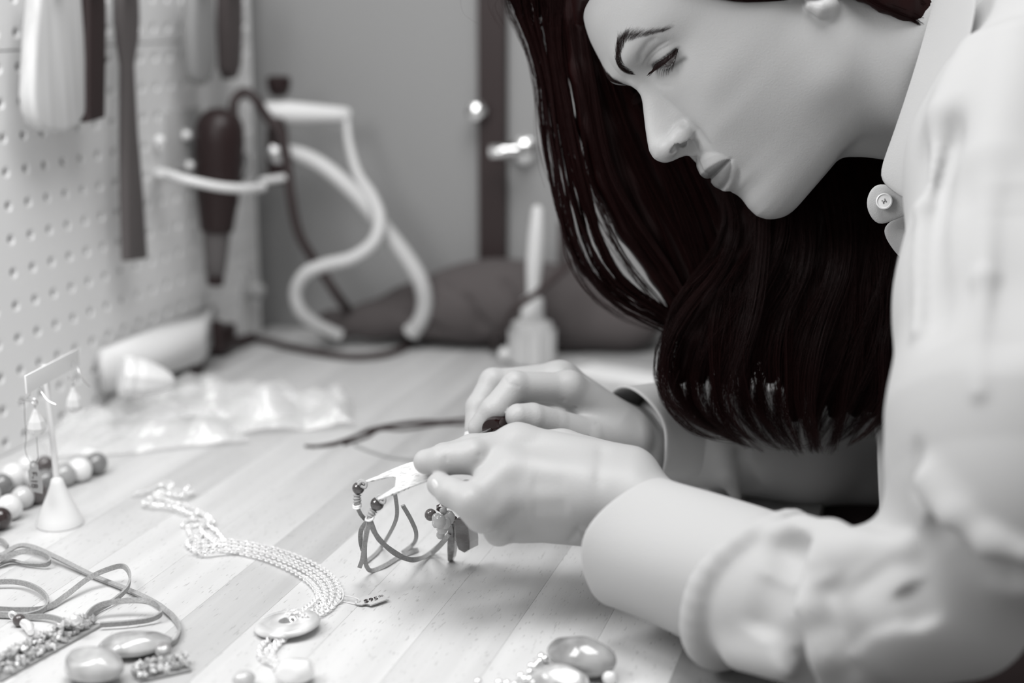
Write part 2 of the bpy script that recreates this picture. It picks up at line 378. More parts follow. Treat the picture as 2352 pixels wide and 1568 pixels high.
def nets(G, lo, h):
    S = G < 0
    C = S[:-1, :-1, :-1].astype(np.int8)
    for a in (0, 1):
        for b in (0, 1):
            for c in (0, 1):
                if a + b + c: C = C + S[a:a + S.shape[0] - 1, b:b + S.shape[1] - 1, c:c + S.shape[2] - 1]
    idx = np.argwhere((C > 0) & (C < 8)); M = len(idx)
    if M == 0: return np.zeros((0, 3)), np.zeros((0, 4), int)
    ids = np.full(C.shape, -1, np.int32); ids[idx[:, 0], idx[:, 1], idx[:, 2]] = np.arange(M)
    offs = [(a, b, c) for a in (0, 1) for b in (0, 1) for c in (0, 1)]
    v = np.stack([G[idx[:, 0] + a, idx[:, 1] + b, idx[:, 2] + c] for a, b, c in offs], 1)
    acc = np.zeros((M, 3)); cnt = np.zeros(M)
    for p in range(8):
        for q in range(p + 1, 8):
            if sum(abs(offs[p][t] - offs[q][t]) for t in range(3)) != 1: continue
            m = (v[:, p] < 0) != (v[:, q] < 0)
            t = v[m, p] / (v[m, p] - v[m, q] + 1e-12); a = np.array(offs[p], float); b = np.array(offs[q], float)
            acc[m] += a + np.clip(t, 0, 1)[:, None] * (b - a); cnt[m] += 1
    V = lo + h * (idx + acc / cnt[:, None])
    Q = []
    for ax in range(3):
        d = [0, 0, 0]; d[ax] = 1; o1, o2 = [t for t in range(3) if t != ax]
        e = np.zeros(3, int); e[o1] = 1; g = np.zeros(3, int); g[o2] = 1
        s0 = G[idx[:, 0], idx[:, 1], idx[:, 2]] < 0; s1 = G[idx[:, 0] + d[0], idx[:, 1] + d[1], idx[:, 2] + d[2]] < 0
        m = (s0 != s1) & (idx[:, o1] > 0) & (idx[:, o2] > 0); I = idx[m]; s0m = s0[m]
        a = ids[I[:, 0], I[:, 1], I[:, 2]]; b = ids[tuple((I - e).T)]; c = ids[tuple((I - e - g).T)]; f = ids[tuple((I - g).T)]
        q = np.stack([a, b, c, f], 1); flip = s0m if ax != 1 else ~s0m
        q[flip] = q[flip][:, ::-1]; ok = (q >= 0).all(1); Q.append(q[ok])
    return V, np.concatenate(Q)
def relax(V, Q, it=1, lam=.5):
    for _ in range(it):
        acc = np.zeros_like(V); cnt = np.zeros(len(V))
        for k in range(4):
            for j in (1, 3):
                np.add.at(acc, Q[:, k], V[Q[:, (k + j) % 4]]); np.add.at(cnt, Q[:, k], 1)
        V = V + lam * (acc / np.maximum(cnt, 1)[:, None] - V)
    return V
def sstep(a, b, x): t = np.clip((x - a) / (b - a), 0, 1); return t * t * (3 - 2 * t)
# ================================================================== THE PERSON: head
PSI = math.radians(10.5)
_D0 = np.array([.745, -.667, 0]); _F0 = np.array([-.667, -.745, 0]); _Z = np.array([0, 0, 1.])
HF = math.cos(PSI) * _F0 + math.sin(PSI) * _Z; HL = math.cos(PSI) * _Z - math.sin(PSI) * _F0; HU = -_D0 / np.linalg.norm(_D0)
HO = cm(1474, 214, 890)
HM = np.array([HL, HF, HU])                    # rows: her left, forward, up
def h2c(P): return np.asarray(P) @ HM + HO     # head mm -> camera-frame mm
def c2h(P): return (np.asarray(P) - HO) @ HM.T
def hp(x, y, X):                               # head coordinates of pixel x, y at lateral distance X
    d = cm(x, y, 1.); return HM @ (d * ((X + HO @ HL) / (d @ HL)) - HO)
_prof = np.array([[130, -75], [110, -58], [90, -44], [74.6, -32.5], [63.5, -21], [54.8, -13.8], [46.4, -8.8], [35, -4.3], [25, -1.2], [17.5, .8], [10, 1.4], [3.9, -.1], [-.5, 1.0], [-3.9, 3.5], [-8, 7.4],
    [-15.6, 14.4], [-21.9, 19.8], [-26.1, 22.8], [-31.5, 23.6], [-38, 19.6], [-41.4, 15.2], [-44.4, 9.8], [-48.9, 8], [-52.5, 8.2], [-57.5, 10.4], [-61.2, 9.9], [-63.9, 7.6], [-66.3, 9],
    [-69.7, 10.2], [-73.2, 9.6], [-77.5, 7.6], [-81.9, 5.2], [-85.9, 5.0], [-92.4, 6.8], [-99.5, 7.0], [-104.9, 5], [-112, 0], [-130, -12]])[::-1]
_base = np.array([[130, -75], [110, -58], [90, -44], [74.6, -32.5], [63.5, -21], [54.8, -13.8], [46.4, -8.8], [35, -4.3], [25, -1.2], [17.5, .4], [10, -.6], [0, -3.5], [-20, -2], [-40, 2], [-49, 5.5], [-60, 5.2], [-75, 3.6],
    [-82, 4.6], [-86, 4.8], [-92.4, 6.8], [-99.5, 7.0], [-104.9, 5], [-112, 0], [-130, -12]])[::-1]
def _smooth(t, sg):
    g = np.arange(-160, 140, .25); v = np.interp(g, t[:, 0], t[:, 1]); k = np.exp(-.5 * (np.arange(-80, 81) * .25 / sg) ** 2); k /= k.sum()
    return np.stack([g, np.convolve(np.pad(v, 80, mode='edge'), k, 'valid')], 1)
def _ip(t, z): return np.interp(z, t[:, 0], t[:, 1])
_w = np.array([[130, 71], [60, 71], [30, 72], [0, 70], [-25, 67], [-50, 62], [-75, 55], [-95, 44], [-112, 33], [-140, 28]])[::-1]
_wn = np.array([[20, 8], [8, 8.5], [-5, 10], [-15, 12], [-25, 14.5], [-32, 14], [-36, 12], [-40, 7.5], [-46, 5.5], [-52, 5.5]])[::-1]
_prof = _smooth(_prof, .8); _base = _smooth(_base, 3); _w = _smooth(_w, 6); _wn = _smooth(_wn, 2)
def head_base(P):
    x, y, z = P[:, 0], P[:, 1], P[:, 2]; ax = np.abs(x)
    b = _ip(_base, z); yc = -75.0
    h = np.zeros(len(P))
    nose = (_ip(_prof, z) - b) * sstep(14, 4, z) * sstep(-52, -47, z); t = ax / _ip(_wn, z)
    h += nose * (1 - sstep(.10, 1.0, t))
    s = np.sqrt(np.clip(1 - (ax / 20.5) ** 2, .04, 1)); zz = -64 + (z + 64) / s ** .75       # lips taper to the corners
    lip = (_ip(_prof, zz) - _ip(_base, zz)) * sstep(-80, -75, zz) * sstep(-49, -53, zz)
    h += lip * np.clip(1 - (ax / 20.5) ** 2, 0, 1) ** .8
    h += (_ip(_prof, z) - b) * sstep(-72, -82, z) * np.exp(-(ax / 16) ** 2)
    g = lambda cx, cz, rx, rz, a: a * np.exp(-((ax - cx) / rx) ** 2 - ((z - cz) / rz) ** 2)
    h += -1.5 * np.exp(-((z + 64.2 + .002 * ax ** 2) / .9) ** 2) * sstep(23, 18, ax)   # mouth line
    h += g(16, -64, 12, 14, 2.4)                                                  # corner dimple
    h += g(32, 2, 14, 11, -7.6) + g(17, 3, 6, 8, -3.0) + g(20, 20, 16, 8, 2.8)         # socket, brow ridge
    h += g(47, -28, 18, 15, 3.2) + g(28, -40, 12, 12, 1.8) + g(33, -68, 12, 16, -1.0)  # cheek
    h += g(0, -53, 2.6, 5, -.9) + g(3.8, -55, 2, 4, .35)                               # philtrum
    h += g(17.5, -45, 3.0, 9, -1.3)                                                    # nasolabial start
    h += g(0, -99, 14, 9, 1.0)
    dome = np.sqrt(np.clip(1 - (np.maximum(z - 20, 0) / 92) ** 2, .0004, 1))
    fade = sstep(-70, -30, y)
    a = (b - yc) + 0 * z; a = np.where(z > 20, a, a)
    bk = 100 + 0 * z; bk = np.where(z < -30, 100 - (-30 - z) * 1.15, bk); bk = np.maximum(bk, 22)
    yy = y - h * fade - yc; A = np.where(yy > 0, a, bk * dome); W = _ip(_w, z) * np.where(z > 30, dome / math.sqrt(1 - (10 / 92) ** 2) , 1)
    A = np.maximum(A, 4); W = np.maximum(W, 4)
    n = 2.05 + .1 * sstep(-50, 0, z)
    r = ((ax / W) ** n + (np.abs(yy) / A) ** n) ** (1 / n); q = np.sqrt(ax ** 2 + yy ** 2)
    d = q * (1 - 1 / np.maximum(r, 1e-3)); d = np.where(r < .05, -np.minimum(W, A), d)
    bot = -(z + 113.5 - .0050 * ax ** 2 - .0022 * np.clip(-y - 30, 0, 80) ** 1.9 * .5)
    k = 9.0; hh = np.maximum(k - np.abs(d - bot), 0) / k; d = np.maximum(d, bot) + hh * hh * k * .25
    top = z - 112; d = np.maximum(d, top)
    return d
def lid_up(x): return np.interp(x, [15, 18, 20, 23, 28, 34, 40, 44], [1.5, 3.8, 4.9, 4.9, 3.9, 2.5, .8, -.8])         # upper lid margin height
HEADF = Field(); HEADF._n('u', head_base, (0, -75, 0), 1e6, 0)
F_ = HEADF
for sx in (1, -1):
    F_.ell((sx * 27.5, -23.6, 1.8), (13.6, 12.7, 12.6), k=5)                      # lids over the eyeball
    F_.ell((sx * 11.2, 7.4, -34.6), (5.0, 8.6, 6.4), k=5)                       # alae
    F_.ell((sx * 4.4, 16.6, -33), (5.6, 6.0, 6.2), k=6)                           # tip lobes
    nr = np.array([[math.cos(.35 * sx), -math.sin(.35 * sx), 0], [math.sin(.35 * sx), math.cos(.35 * sx), 0], [0, 0, 1]])
    F_.ell((sx * 10.4, 11.0, -40.6), (4.4, 6.0, 4.6), nr, k=1.0, sub=True)           # nostrils
    F_.crease([(sx * 14.5, 5, -29), (sx * 16.8, 1, -34), (sx * 16.4, 1, -39), (sx * 13.5, 4, -42)], 1.5, 1.1)
    # eye opening
    for i in range(8):
        x = 18.6 + i * 2.9; g = 1 - ((i - 3.5) / 4.1) ** 2
        zc = lid_up(x) - 3.3 * g - .3
        F_.ell((sx * x, -11.2 - .036 * (x - 27) ** 2, zc), (2.0, 5.0, .4 + 3.0 * g), k=.5, sub=True)
    # ear
    ec = np.array([sx * 69, -80, -18]); t = math.radians(14)
    er = [(0, 2, -22), (2, 0, -27), (1.5, -5, -29), (2, -9, -24), (3.5, -12, -14), (5.5, -17, 0), (6.5, -17, 12), (6, -10, 21), (4, 1, 22), (2.5, 7, 15), (0, 6, 7)]
    pts = [ec + np.array([sx * p[0], p[1], p[2]]) for p in er]
    F_.chain(pts, [2.6, 3.4, 3.8, 3.2, 2.6, 2.5, 2.6, 2.6, 2.5, 2.2, 1.6], k=3, k2=1.5)
    F_.ell(ec + np.array([sx * 0, -5, -2]), (3.0, 10, 20), k=3)
    F_.chain([ec + np.array([sx * 3, -1, -15]), ec + np.array([sx * 4.5, -9, -9]), ec + np.array([sx * 5, -11, 4]), ec + np.array([sx * 4, -6, 13])], [2, 2.2, 2.2, 1.6], k=1.5)
    F_.ell(ec + np.array([sx * 5, -2, -6]), (5, 5, 7), k=2, sub=True)
    F_.ell(ec + np.array([sx * -.5, 5, -7]), (3.2, 2.6, 4.5), k=2)
# neck, running back towards the collar, and the muscle cord behind the jaw
_nk = [c2h(cm(1905, 118, 893)), c2h(cm(2060, 128, 897)), c2h(cm(2330, 150, 905)), c2h(cm(2520, 240, 910))]
F_.chain(_nk, [52, 54, 58, 66], k=16, k2=10)
F_.chain([c2h(cm(1905, 60, 862)), c2h(cm(2170, 330, 860))], [7, 6], k=16)
F_.chain([c2h(cm(1975, 330, 893)), c2h(cm(2100, 350, 893))], [5, 6], k=14)       # throat
F_.bump((55, -58, -78), 13, 1.6); F_.bump((-55, -58, -78), 13, 1.6)
def hits(f, pts, d0=540., d1=1150., T=None):
    """points (camera-frame mm) where the rays through pixels x, y meet the field; a third number moves the point towards the lens by that many mm"""
    D = np.array([cm(q[0], q[1], 1.) for q in pts]); o = np.array([q[2] if len(q) > 2 else 0. for q in pts]); t = np.full(len(D), d0)
    for _ in range(90): t = t + np.clip(f.ev(D * t[:, None] if T is None else T(D * t[:, None])) * .85, -4, 25)
    t = np.minimum(t, d1); return [D[i] * (t[i] - o[i]) for i in range(len(D))]
for _q, _w2, _a2 in (([(1477, 152), (1484, 138), (1496, 122), (1514, 106), (1538, 92)], .75, .85), ([(1486, 150), (1493, 137), (1505, 124), (1522, 112), (1546, 100)], .65, .65), ([(1468, 146), (1472, 124), (1488, 100), (1512, 84)], 1.8, .9), ([(1500, 186), (1520, 198), (1548, 196)], 1.3, .35)):
    _p = [c2h(q) for q in hits(HEADF, _q, 780., T=c2h)]
    for sx in (1, -1): F_.crease([q * [sx, 1, 1] for q in _p], _w2, _a2)
_ns = [c2h(q) for q in hits(HEADF, [(1545, 347, -1.0), (1556, 337, -1.4), (1569, 329, -1.2), (1583, 323, -.6)], 780., T=c2h)]
for sx in (1, -1): F_.chain([q * [sx, 1, 1] for q in _ns], [1.5, 2.3, 2.2, 1.2], k=.8, k2=.8, sub=True)
HEAD_V, HEAD_Q = HEADF.mesh((-84, -235, -190), (84, 34, 113), HEAD_H, steep=2.2)
hx, hy, hz = HEAD_V.T
BX, BZ = [10, 12.5, 15.5, 21, 29, 37, 47], [13.2, 16, 20, 25.8, 27.2, 22.6, 13]
def head_tint():
    t = np.ones(len(HEAD_V)); ax = np.abs(hx)
    s = np.sqrt(np.clip(1 - (ax / 20) ** 2, .0, 1)); up = (-64 + 6.0 * s ** .9 * (1 - .12 * np.exp(-(ax / 3.5) ** 2))); lo_ = -64 - 9.5 * s ** .9
    lips = sstep(-.6, .6, up - hz) * sstep(-.8, .8, hz - lo_) * (hy > -12) * (ax < 20)
    t *= 1 - .55 * lips
    e = (hz - lid_up(ax)); near = sstep(16, 18, ax) * sstep(44.5, 40, ax) * (hy > -34)
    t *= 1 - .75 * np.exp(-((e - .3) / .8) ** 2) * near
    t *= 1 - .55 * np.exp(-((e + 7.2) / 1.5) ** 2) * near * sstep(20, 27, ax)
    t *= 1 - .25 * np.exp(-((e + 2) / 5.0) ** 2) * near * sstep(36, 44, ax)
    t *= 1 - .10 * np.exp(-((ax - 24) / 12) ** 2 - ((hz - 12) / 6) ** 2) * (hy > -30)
    # skin between the brow hairs
    bz = np.interp(ax, BX, BZ); bwid = np.interp(ax, [9, 13, 30, 52], [3.4, 3.8, 2.0, .6])
    t *= 1 - np.interp(ax, [10, 20, 46], [.5, .35, .12]) * np.exp(-((hz - bz) / bwid) ** 2) * sstep(9, 12, ax) * sstep(54, 40, ax) * (hy > -50)
    return t
HEAD_T = head_tint()

def surf_y(x, z, hi=32., lo=-60.):
    x = np.asarray(x, float); z = np.asarray(z, float); a = np.full(len(x), hi); b = np.full(len(x), lo)
    t = a.copy(); done = np.zeros(len(x), bool)
    for _ in range(46):                                     # march in from the front
        d = HEADF.ev(np.stack([x, t, z], 1)); done |= d < .05; t = np.where(done, t, t - np.clip(d * .6, .1, 4))
        if done.all(): break
    return t
def strand_arrays(P, r):
    """P (S,n,3) world metres, r (S,n) metres -> triangular tubes"""
    S, n, _ = P.shape; T = np.gradient(P, axis=1); T /= np.linalg.norm(T, axis=2, keepdims=True) + 1e-12
    a = np.cross(T, np.array([.31, .57, .76])); a /= np.linalg.norm(a, axis=2, keepdims=True) + 1e-12; b = np.cross(T, a)
    V = np.stack([P + r[..., None] * (math.cos(t) * a + math.sin(t) * b) for t in (0, 2.094, 4.189)], 2)      # S,n,3,3
    i = np.arange(S)[:, None, None] * n * 3 + np.arange(n - 1)[None, :, None] * 3; k = np.arange(3)[None, None]
    k2 = (k + 1) % 3; Q = np.stack([i + k, i + k2, i + 3 + k2, i + 3 + k], -1).reshape(-1, 4)
    return V.reshape(-1, 3), Q
hair_m = mat('dark_hair', col=(.0098, .0019, .0019, 1), rough=.40, spec=.16)
lash_m = mat('lash_hair', col=(.010, .0030, .0030, 1), rough=.6, spec=.2)
def brow_hairs(sx):
    n = 900; t = rng.random(n) ** 1.7; x = 10.6 + t * 37.5; z0 = np.interp(x, BX, BZ); wd = np.interp(x, [10, 15, 20, 28, 48], [4.6, 5.0, 3.2, 2.2, 1.0])
    z = z0 + (rng.random(n) - .5) * 2 * wd; y = surf_y(x, z); L = np.interp(x, [8, 20, 48], [7, 7.5, 5]) * (.7 + .5 * rng.random(n))
    ang = np.radians(np.interp(x, [10, 14, 19, 28, 48], [96, 72, 48, 18, -28]) + rng.normal(0, 8, n) + (z0 - z) * 5)
    m = 6; s = np.linspace(0, 1, m); X = x[:, None] + np.cos(ang)[:, None] * L[:, None] * s; Z = z[:, None] + np.sin(ang)[:, None] * L[:, None] * s - np.interp(x, [8, 48], [0, .8])[:, None] * s ** 2
    Y = surf_y(X.ravel(), Z.ravel()).reshape(n, m) + .15 + .5 * s * (1 - s) * 2
    P = np.stack([X * sx, Y, Z], -1); r = .00005 * (1 - .75 * s)[None] * np.interp(x, [8, 20, 46], [1, .85, .55])[:, None]; return c2w(h2c(P.reshape(-1, 3))).reshape(n, m, 3), r
def lashes(sx, upper):
    n = 230 if upper else 90; x = np.sort(rng.uniform(18.5, 41, n)); x = np.round(x / 1.15) * 1.15 + rng.normal(0, .25, n)      # in little clumps
    z = lid_up(x) - (.4 if upper else 7.0 - .045 * (x - 29) ** 2); y = surf_y(x, z + (.4 if upper else -.3)) + .1
    L = (9.6 if upper else 4.6) * (.75 + .4 * rng.random(n)) * np.interp(x, [18, 24, 38, 44], [.7, 1, 1.05, .9]); out = (x - 30) / 30
    s = np.linspace(0, 1, 8)[None]
    dx = out[:, None] * L[:, None] * .75 * s + rng.normal(0, .35, n)[:, None] * s
    dy = L[:, None] * (.92 * s - .10 * s ** 2); dz = L[:, None] * ((-.50 * s + .42 * s ** 2) if upper else (-.45 * s - .1 * s ** 2))
    P = np.stack([(x[:, None] + dx) * sx, y[:, None] + dy, z[:, None] + dz], -1); r = (.00012 if upper else .00007) * (1 - .8 * s) * np.ones((n, 1))
    return c2w(h2c(P.reshape(-1, 3))).reshape(n, 8, 3), r
# ================================================================== THE PERSON: hands, hidden body
def nh_field():
    f = Field(); p = cm
    C = [p(1445, 1085, 826), p(1440, 1125, 812), p(1440, 1165, 810), p(1445, 1200, 820)]
    K = [p(1190, 1026, 834), p(1168, 1084, 815), p(1175, 1143, 812), p(1208, 1196, 820)]
    f.chain([p(1900, 1385, 722), p(1600, 1265, 780), p(1450, 1145, 822)], [22, 24, 20.5], k=6, k2=8)
    f.chain([p(1600, 1285, 782), p(1450, 1190, 824)], [20, 18], k=12)
    for c, k_, r in zip(C, K, (12.5, 12.5, 12, 11)): f.cone(c, k_, 15, r, k=11)
    f.cone(p(1330, 1130, 822), p(1230, 1120, 828), 17, 14, k=12)
    f.chain([K[0], p(1086, 1048, 816), p(1018, 1056, 817), p(978, 1060, 822)], [11, 9.6, 8.3, 6.9], k=7, k2=2.2)
    f.chain([K[1], p(1082, 1152, 797), p(1036, 1130, 803), p(1008, 1112, 811)], [11, 9.3, 8.0, 6.6], k=6, k2=2)
    f.chain([K[2], p(1108, 1184, 799), p(1080, 1156, 820), p(1072, 1128, 834)], [10.5, 9.0, 7.8, 6.6], k=6, k2=2)
    f.chain([K[3], p(1146, 1218, 810), p(1124, 1192, 827), p(1116, 1166, 836)], [10, 8.0, 7, 6], k=6, k2=2)
    f.chain([p(1420, 1085, 848), p(1290, 1042, 866), p(1170, 1028, 866), p(1085, 1036, 860), p(1020, 1052, 848), p(985, 1064, 838)], [16, 14, 10.5, 9.5, 8.2, 6.5], k=10, k2=3)
    for (x, y, d, r, a) in ((1190, 1000, 826, 9, 1.2), (1150, 1080, 800, 8, 1.0), (1160, 1142, 797, 8, 1.1), (1190, 1200, 806, 8, 1.0), (1078, 1140, 788, 6, 1.0), (1100, 1172, 790, 6, .9), (1086, 1030, 806, 6, .8), (1020, 1042, 808, 4, .4)):
        f.bump(p(x, y, d), r, a)
    for q in ([(1360, 1095, 794), (1270, 1078, 797), (1190, 1070, 800)], [(1360, 1140, 792), (1270, 1135, 793), (1195, 1135, 796)]):       # tendons
        for i, t in enumerate(q): f.bump(p(*t), 8, .55)
    for q in ([(1300, 1112, 792), (1215, 1108, 797)], [(1310, 1168, 794), (1215, 1172, 797)]):
        f.crease([p(*t) for t in q], 5, .8)
    f.crease([p(1098, 1014, 815), p(1100, 1045, 807), p(1092, 1072, 812)], 1.3, .5); f.crease([p(1022, 1030, 811), p(1026, 1052, 808), p(1024, 1078, 813)], 1.0, .45)
    f.crease([p(1090, 1016, 815), p(1092, 1045, 807), p(1085, 1072, 812)], 1.0, .35)
    f.crease([p(1420, 1262, 822), p(1330, 1215, 803), p(1300, 1245, 815)], 2.5, .8)
    f.crease([p(1385, 1010, 824), p(1375, 1100, 798), p(1380, 1200, 806)], 4, .7)
    f.crease([p(1120, 1225, 805), p(1150, 1195, 800), p(1200, 1175, 800)], 2.2, .7)
    return f
def fh_field():
    f = Field(); p = cm
    f.chain([p(1950, 1010, 1060), p(1640, 1000, 1010), p(1470, 1004, 975)], [30, 25, 17.5], k=6, k2=8)
    f.chain([p(1640, 1020, 1012), p(1480, 1030, 972)], [22, 15], k=12)
    M = [p(1304, 893, 934), p(1290, 872, 956), p(1285, 876, 978), p(1300, 900, 998)]
    for c, m, r in zip([p(1440, 985, 958), p(1435, 980, 970), p(1440, 985, 982), p(1450, 995, 990)], M, (11, 11.5, 11, 10)): f.cone(c, m, 13.5, r, k=9)
    f.chain([M[0], p(1184, 886, 918), p(1134, 942, 911), p(1100, 982, 914)], [10, 8.8, 8.2, 7.0], k=4, k2=2)
    f.chain([M[1], p(1134, 880, 944), p(1100, 935, 938), p(1092, 985, 932)], [10.5, 9.2, 8.3, 6.9], k=5, k2=2)
    f.chain([M[2], p(1150, 892, 968), p(1128, 950, 958), p(1140, 990, 946)], [10, 8.6, 8, 7], k=5, k2=2)
    f.chain([M[3], p(1190, 915, 985), p(1160, 965, 976), p(1170, 1000, 962)], [9, 7.8, 7, 6], k=5, k2=2)
    f.chain([p(1440, 1015, 950), p(1345, 1008, 930), p(1275, 978, 918), p(1222, 960, 908), p(1190, 956, 903)], [15, 13.5, 10.5, 9.3, 7.8], k=8, k2=1)
    f.cone(p(1390, 985, 950), p(1345, 935, 948), 15, 11, k=9)
    for (x, y, d, r, a) in ((1276, 845, 950, 8, 1.6), (1316, 868, 930, 8, 1.3), (1180, 868, 912, 6, 1.0), (1124, 858, 940, 6, 1.0), (1240, 846, 950, 6, .4)): f.bump(p(x, y, d), r, a)
    f.crease([p(1346, 925, 934), p(1318, 935, 930), p(1290, 955, 928), p(1266, 985, 928)], 1.5, 1.3)
    f.crease([p(1300, 918, 925), p(1275, 926, 922), p(1250, 930, 922)], 1.2, .9)
    f.crease([p(1300, 850, 948), p(1305, 862, 940), p(1318, 872, 934)], 1.4, .9)
    f.crease([p(1355, 1000, 917), p(1330, 1030, 915)], 1.6, .6); f.crease([p(1375, 975, 925), p(1340, 985, 918)], 1.3, .5)
    for i in range(4): f.crease([p(1158 + i * 7, 866 + i * 1.5, 913), p(1166 + i * 7, 880 + i * 1.5, 909), p(1172 + i * 7, 890, 909)], .8, .35)
    return f
def hidden_body():
    f = Field(); p = cm
    f.chain([p(2330, 160, 905), p(2520, 300, 930), p(2560, 900, 990), p(2560, 1500, 1000)], [54, 78, 84, 92], k=20, k2=30)
    f.chain([p(2470, 330, 845), p(2420, 700, 760), p(2400, 1180, 700), p(2150, 1420, 712), p(1850, 1375, 732)], [42, 36, 28, 22, 22], k=12, k2=6)
    f.chain([p(2450, 330, 1030), p(2250, 700, 1080), p(2080, 1000, 1080), p(1900, 1010, 1056)], [44, 40, 36, 30], k=12, k2=6)
    return f
def bounds(f, lo, hi): return np.minimum(lo, hi), np.maximum(lo, hi)
def fmesh(f, lo, hi, h, **k): return f.mesh(lo, hi, h, **k)
NHV, NHQ = nh_field().mesh((-62, -165, -890), (160, -38, -700), HAND_H)
FHV, FHQ = fh_field().mesh((-38, -85, -1040), (150, -3, -880), HAND_H)
BDV, BDQ = hidden_body().mesh((120, -330, -1220), (520, 270, -640), 6.0)
# ================================================================== shirt
def shirt_field():
    f = Field(); p = cm
    A_, B_ = p(1712, 1338, 757), p(1850, 1395, 732); ax = (B_ - A_) / np.linalg.norm(B_ - A_); up = np.array([0, 1., 0]); up -= ax * (up @ ax); up /= np.linalg.norm(up); sd = np.cross(ax, up)
    rp_ = []; rr_ = []
    for j in range(31):
        a = 2 * math.pi * j / 30; u, v = math.cos(a), math.sin(a); rp_.append(A_ + ax * (17 * max(u, 0) ** 1.6 - 4 * max(-u, 0)) + up * u * 38.5 + sd * v * 37.5); rr_.append(6.2 + 2.2 * max(-u, 0) - 1.6 * max(u, 0))
    f.chain(rp_, rr_, k=9, k2=4)
    f.chain([p(1770, 1370, 744), p(1900, 1400, 722), p(2090, 1392, 690), p(2200, 1390, 690)], [38, 37, 34, 34], k=5, k2=10)
    f.chain([p(2520, 250, 800), p(2440, 400, 775), p(2398, 700, 722), p(2372, 980, 684), p(2366, 1120, 672)], [84, 76, 67, 62, 54], k=10, k2=16)
    f.cone(p(2190, 1130, 700), p(2120, 1320, 712), 24, 22, k=26)
    f.chain([p(2500, 330, 915), p(2478, 620, 925), p(2436, 950, 952), p(2450, 1010, 955)], [100, 106, 110, 106], k=20, k2=20)
    f.chain([p(2540, 120, 900), p(2420, 200, 880)], [95, 60], k=25)
    f.chain([p(1545, 992, 988), p(1610, 990, 1004), p(1850, 1030, 1040), p(2080, 1000, 1085), p(2300, 600, 1080), p(2450, 320, 1030)], [28, 34, 36, 42, 56, 56], k=6, k2=14)
    f.chain([p(1660, 1065, 1040), p(1850, 1075, 1060), p(2100, 1060, 1060)], [20, 22, 34], k=14, k2=12)
    h = lambda *q: hits(f, q)
    def ridge(q, r, k=10, out=0): 
        pts = hits(f, [(a, b, -rr * .45 + out) for (a, b), rr in zip(q, r)]); return pts, r, k
    R = [ridge([(1795, 1232), (1840, 1226), (1910, 1236), (1985, 1262)], [6, 8, 8, 5], 10, 1),
         ridge([(1846, 1310), (1850, 1400), (1890, 1490), (1950, 1560)], [6, 11, 13, 12], 14, 3),
         ridge([(1870, 1262), (1960, 1275), (2080, 1262)], [5, 8, 6], 14, 1),
         ridge([(1700, 1500), (1830, 1520), (1960, 1545)], [7, 9, 9], 12, 1),
         ridge([(2240, 120), (2180, 260), (2130, 480), (2112, 760)], [4, 6, 6, 4], 24, 1),
         ridge([(2340, 100), (2290, 360), (2268, 640), (2250, 900)], [4, 7, 6, 2], 30, 0),
         ridge([(2130, 1110), (2190, 1190), (2270, 1250), (2350, 1275)], [5, 8, 8, 6], 12, 3)]
    Cr = [(h((1846, 1236), (1820, 1262), (1806, 1330), (1812, 1420), (1842, 1500), (1885, 1590)), 8.5, 15), (h((1885, 1250), (1850, 1280), (1840, 1325)), 3.5, 7),
          (h((1785, 1330), (1760, 1390), (1748, 1465)), 9, 6),
          (h((2078, 1345), (2105, 1390), (2125, 1440)), 6, 8), (h((2128, 1180), (2190, 1240), (2270, 1304), (2380, 1330)), 8, 15),
          (h((2215, 230), (2160, 420), (2140, 640), (2150, 800)), 9, 6), (h((2345, 420), (2330, 640), (2310, 860)), 16, 4),
          (h((2110, 1000), (2105, 1120), (2160, 1200)), 4, 4),
          (h((1700, 1010), (1700, 1070), (1735, 1130)), 6, 5), (h((1905, 1330), (1930, 1420), (1990, 1490)), 10, 3), (h((1990, 1310), (2030, 1380), (2060, 1450)), 12, 3),
          (h((1560, 1130), (1535, 1240), (1555, 1390)), 3, 1.0)]
    Bp = [(h((2020, 1420))[0], 20, 3)]
    for pts, r, k in R: f.chain(pts, r, k=k, k2=6)
    for q, w_, a in Cr: f.crease(q, w_, a)
    for c, r, a in Bp: f.bump(c, r, a)
    f.chain([p(1650, 1000, 975), p(1665, 1075, 985), p(1690, 1140, 1000)], [4, 5, 4], k=12, k2=6)
    f.chain([p(1900, 118, 893), p(2330, 150, 905)], [60, 64], k=6, sub=True)
    return f
SHV, SHQ = shirt_field().mesh((48, -300, -1180), (430, 250, -560), SHIRT_H, steep=1.4)
def sheet(rows, th, name, m, parent, sub=2, off=0):
    """rows of (px, py, depth mm): a cloth sheet of thickness th (mm)"""
    n, k = len(rows), len(rows[0]); vs = [c2w(cm(*q)) for r in rows for q in r]
    fs = [(i * k + j, i * k + j + 1, (i + 1) * k + j + 1, (i + 1) * k + j) for i in range(n - 1) for j in range(k - 1)]
    me = mesh(name, vs, fs); o = link(name, me, m, parent)
    s_ = o.modifiers.new('solid', 'SOLIDIFY'); s_.thickness = th * .001; s_.offset = off
    b = o.modifiers.new('sub', 'SUBSURF'); b.levels = b.render_levels = sub
    return o
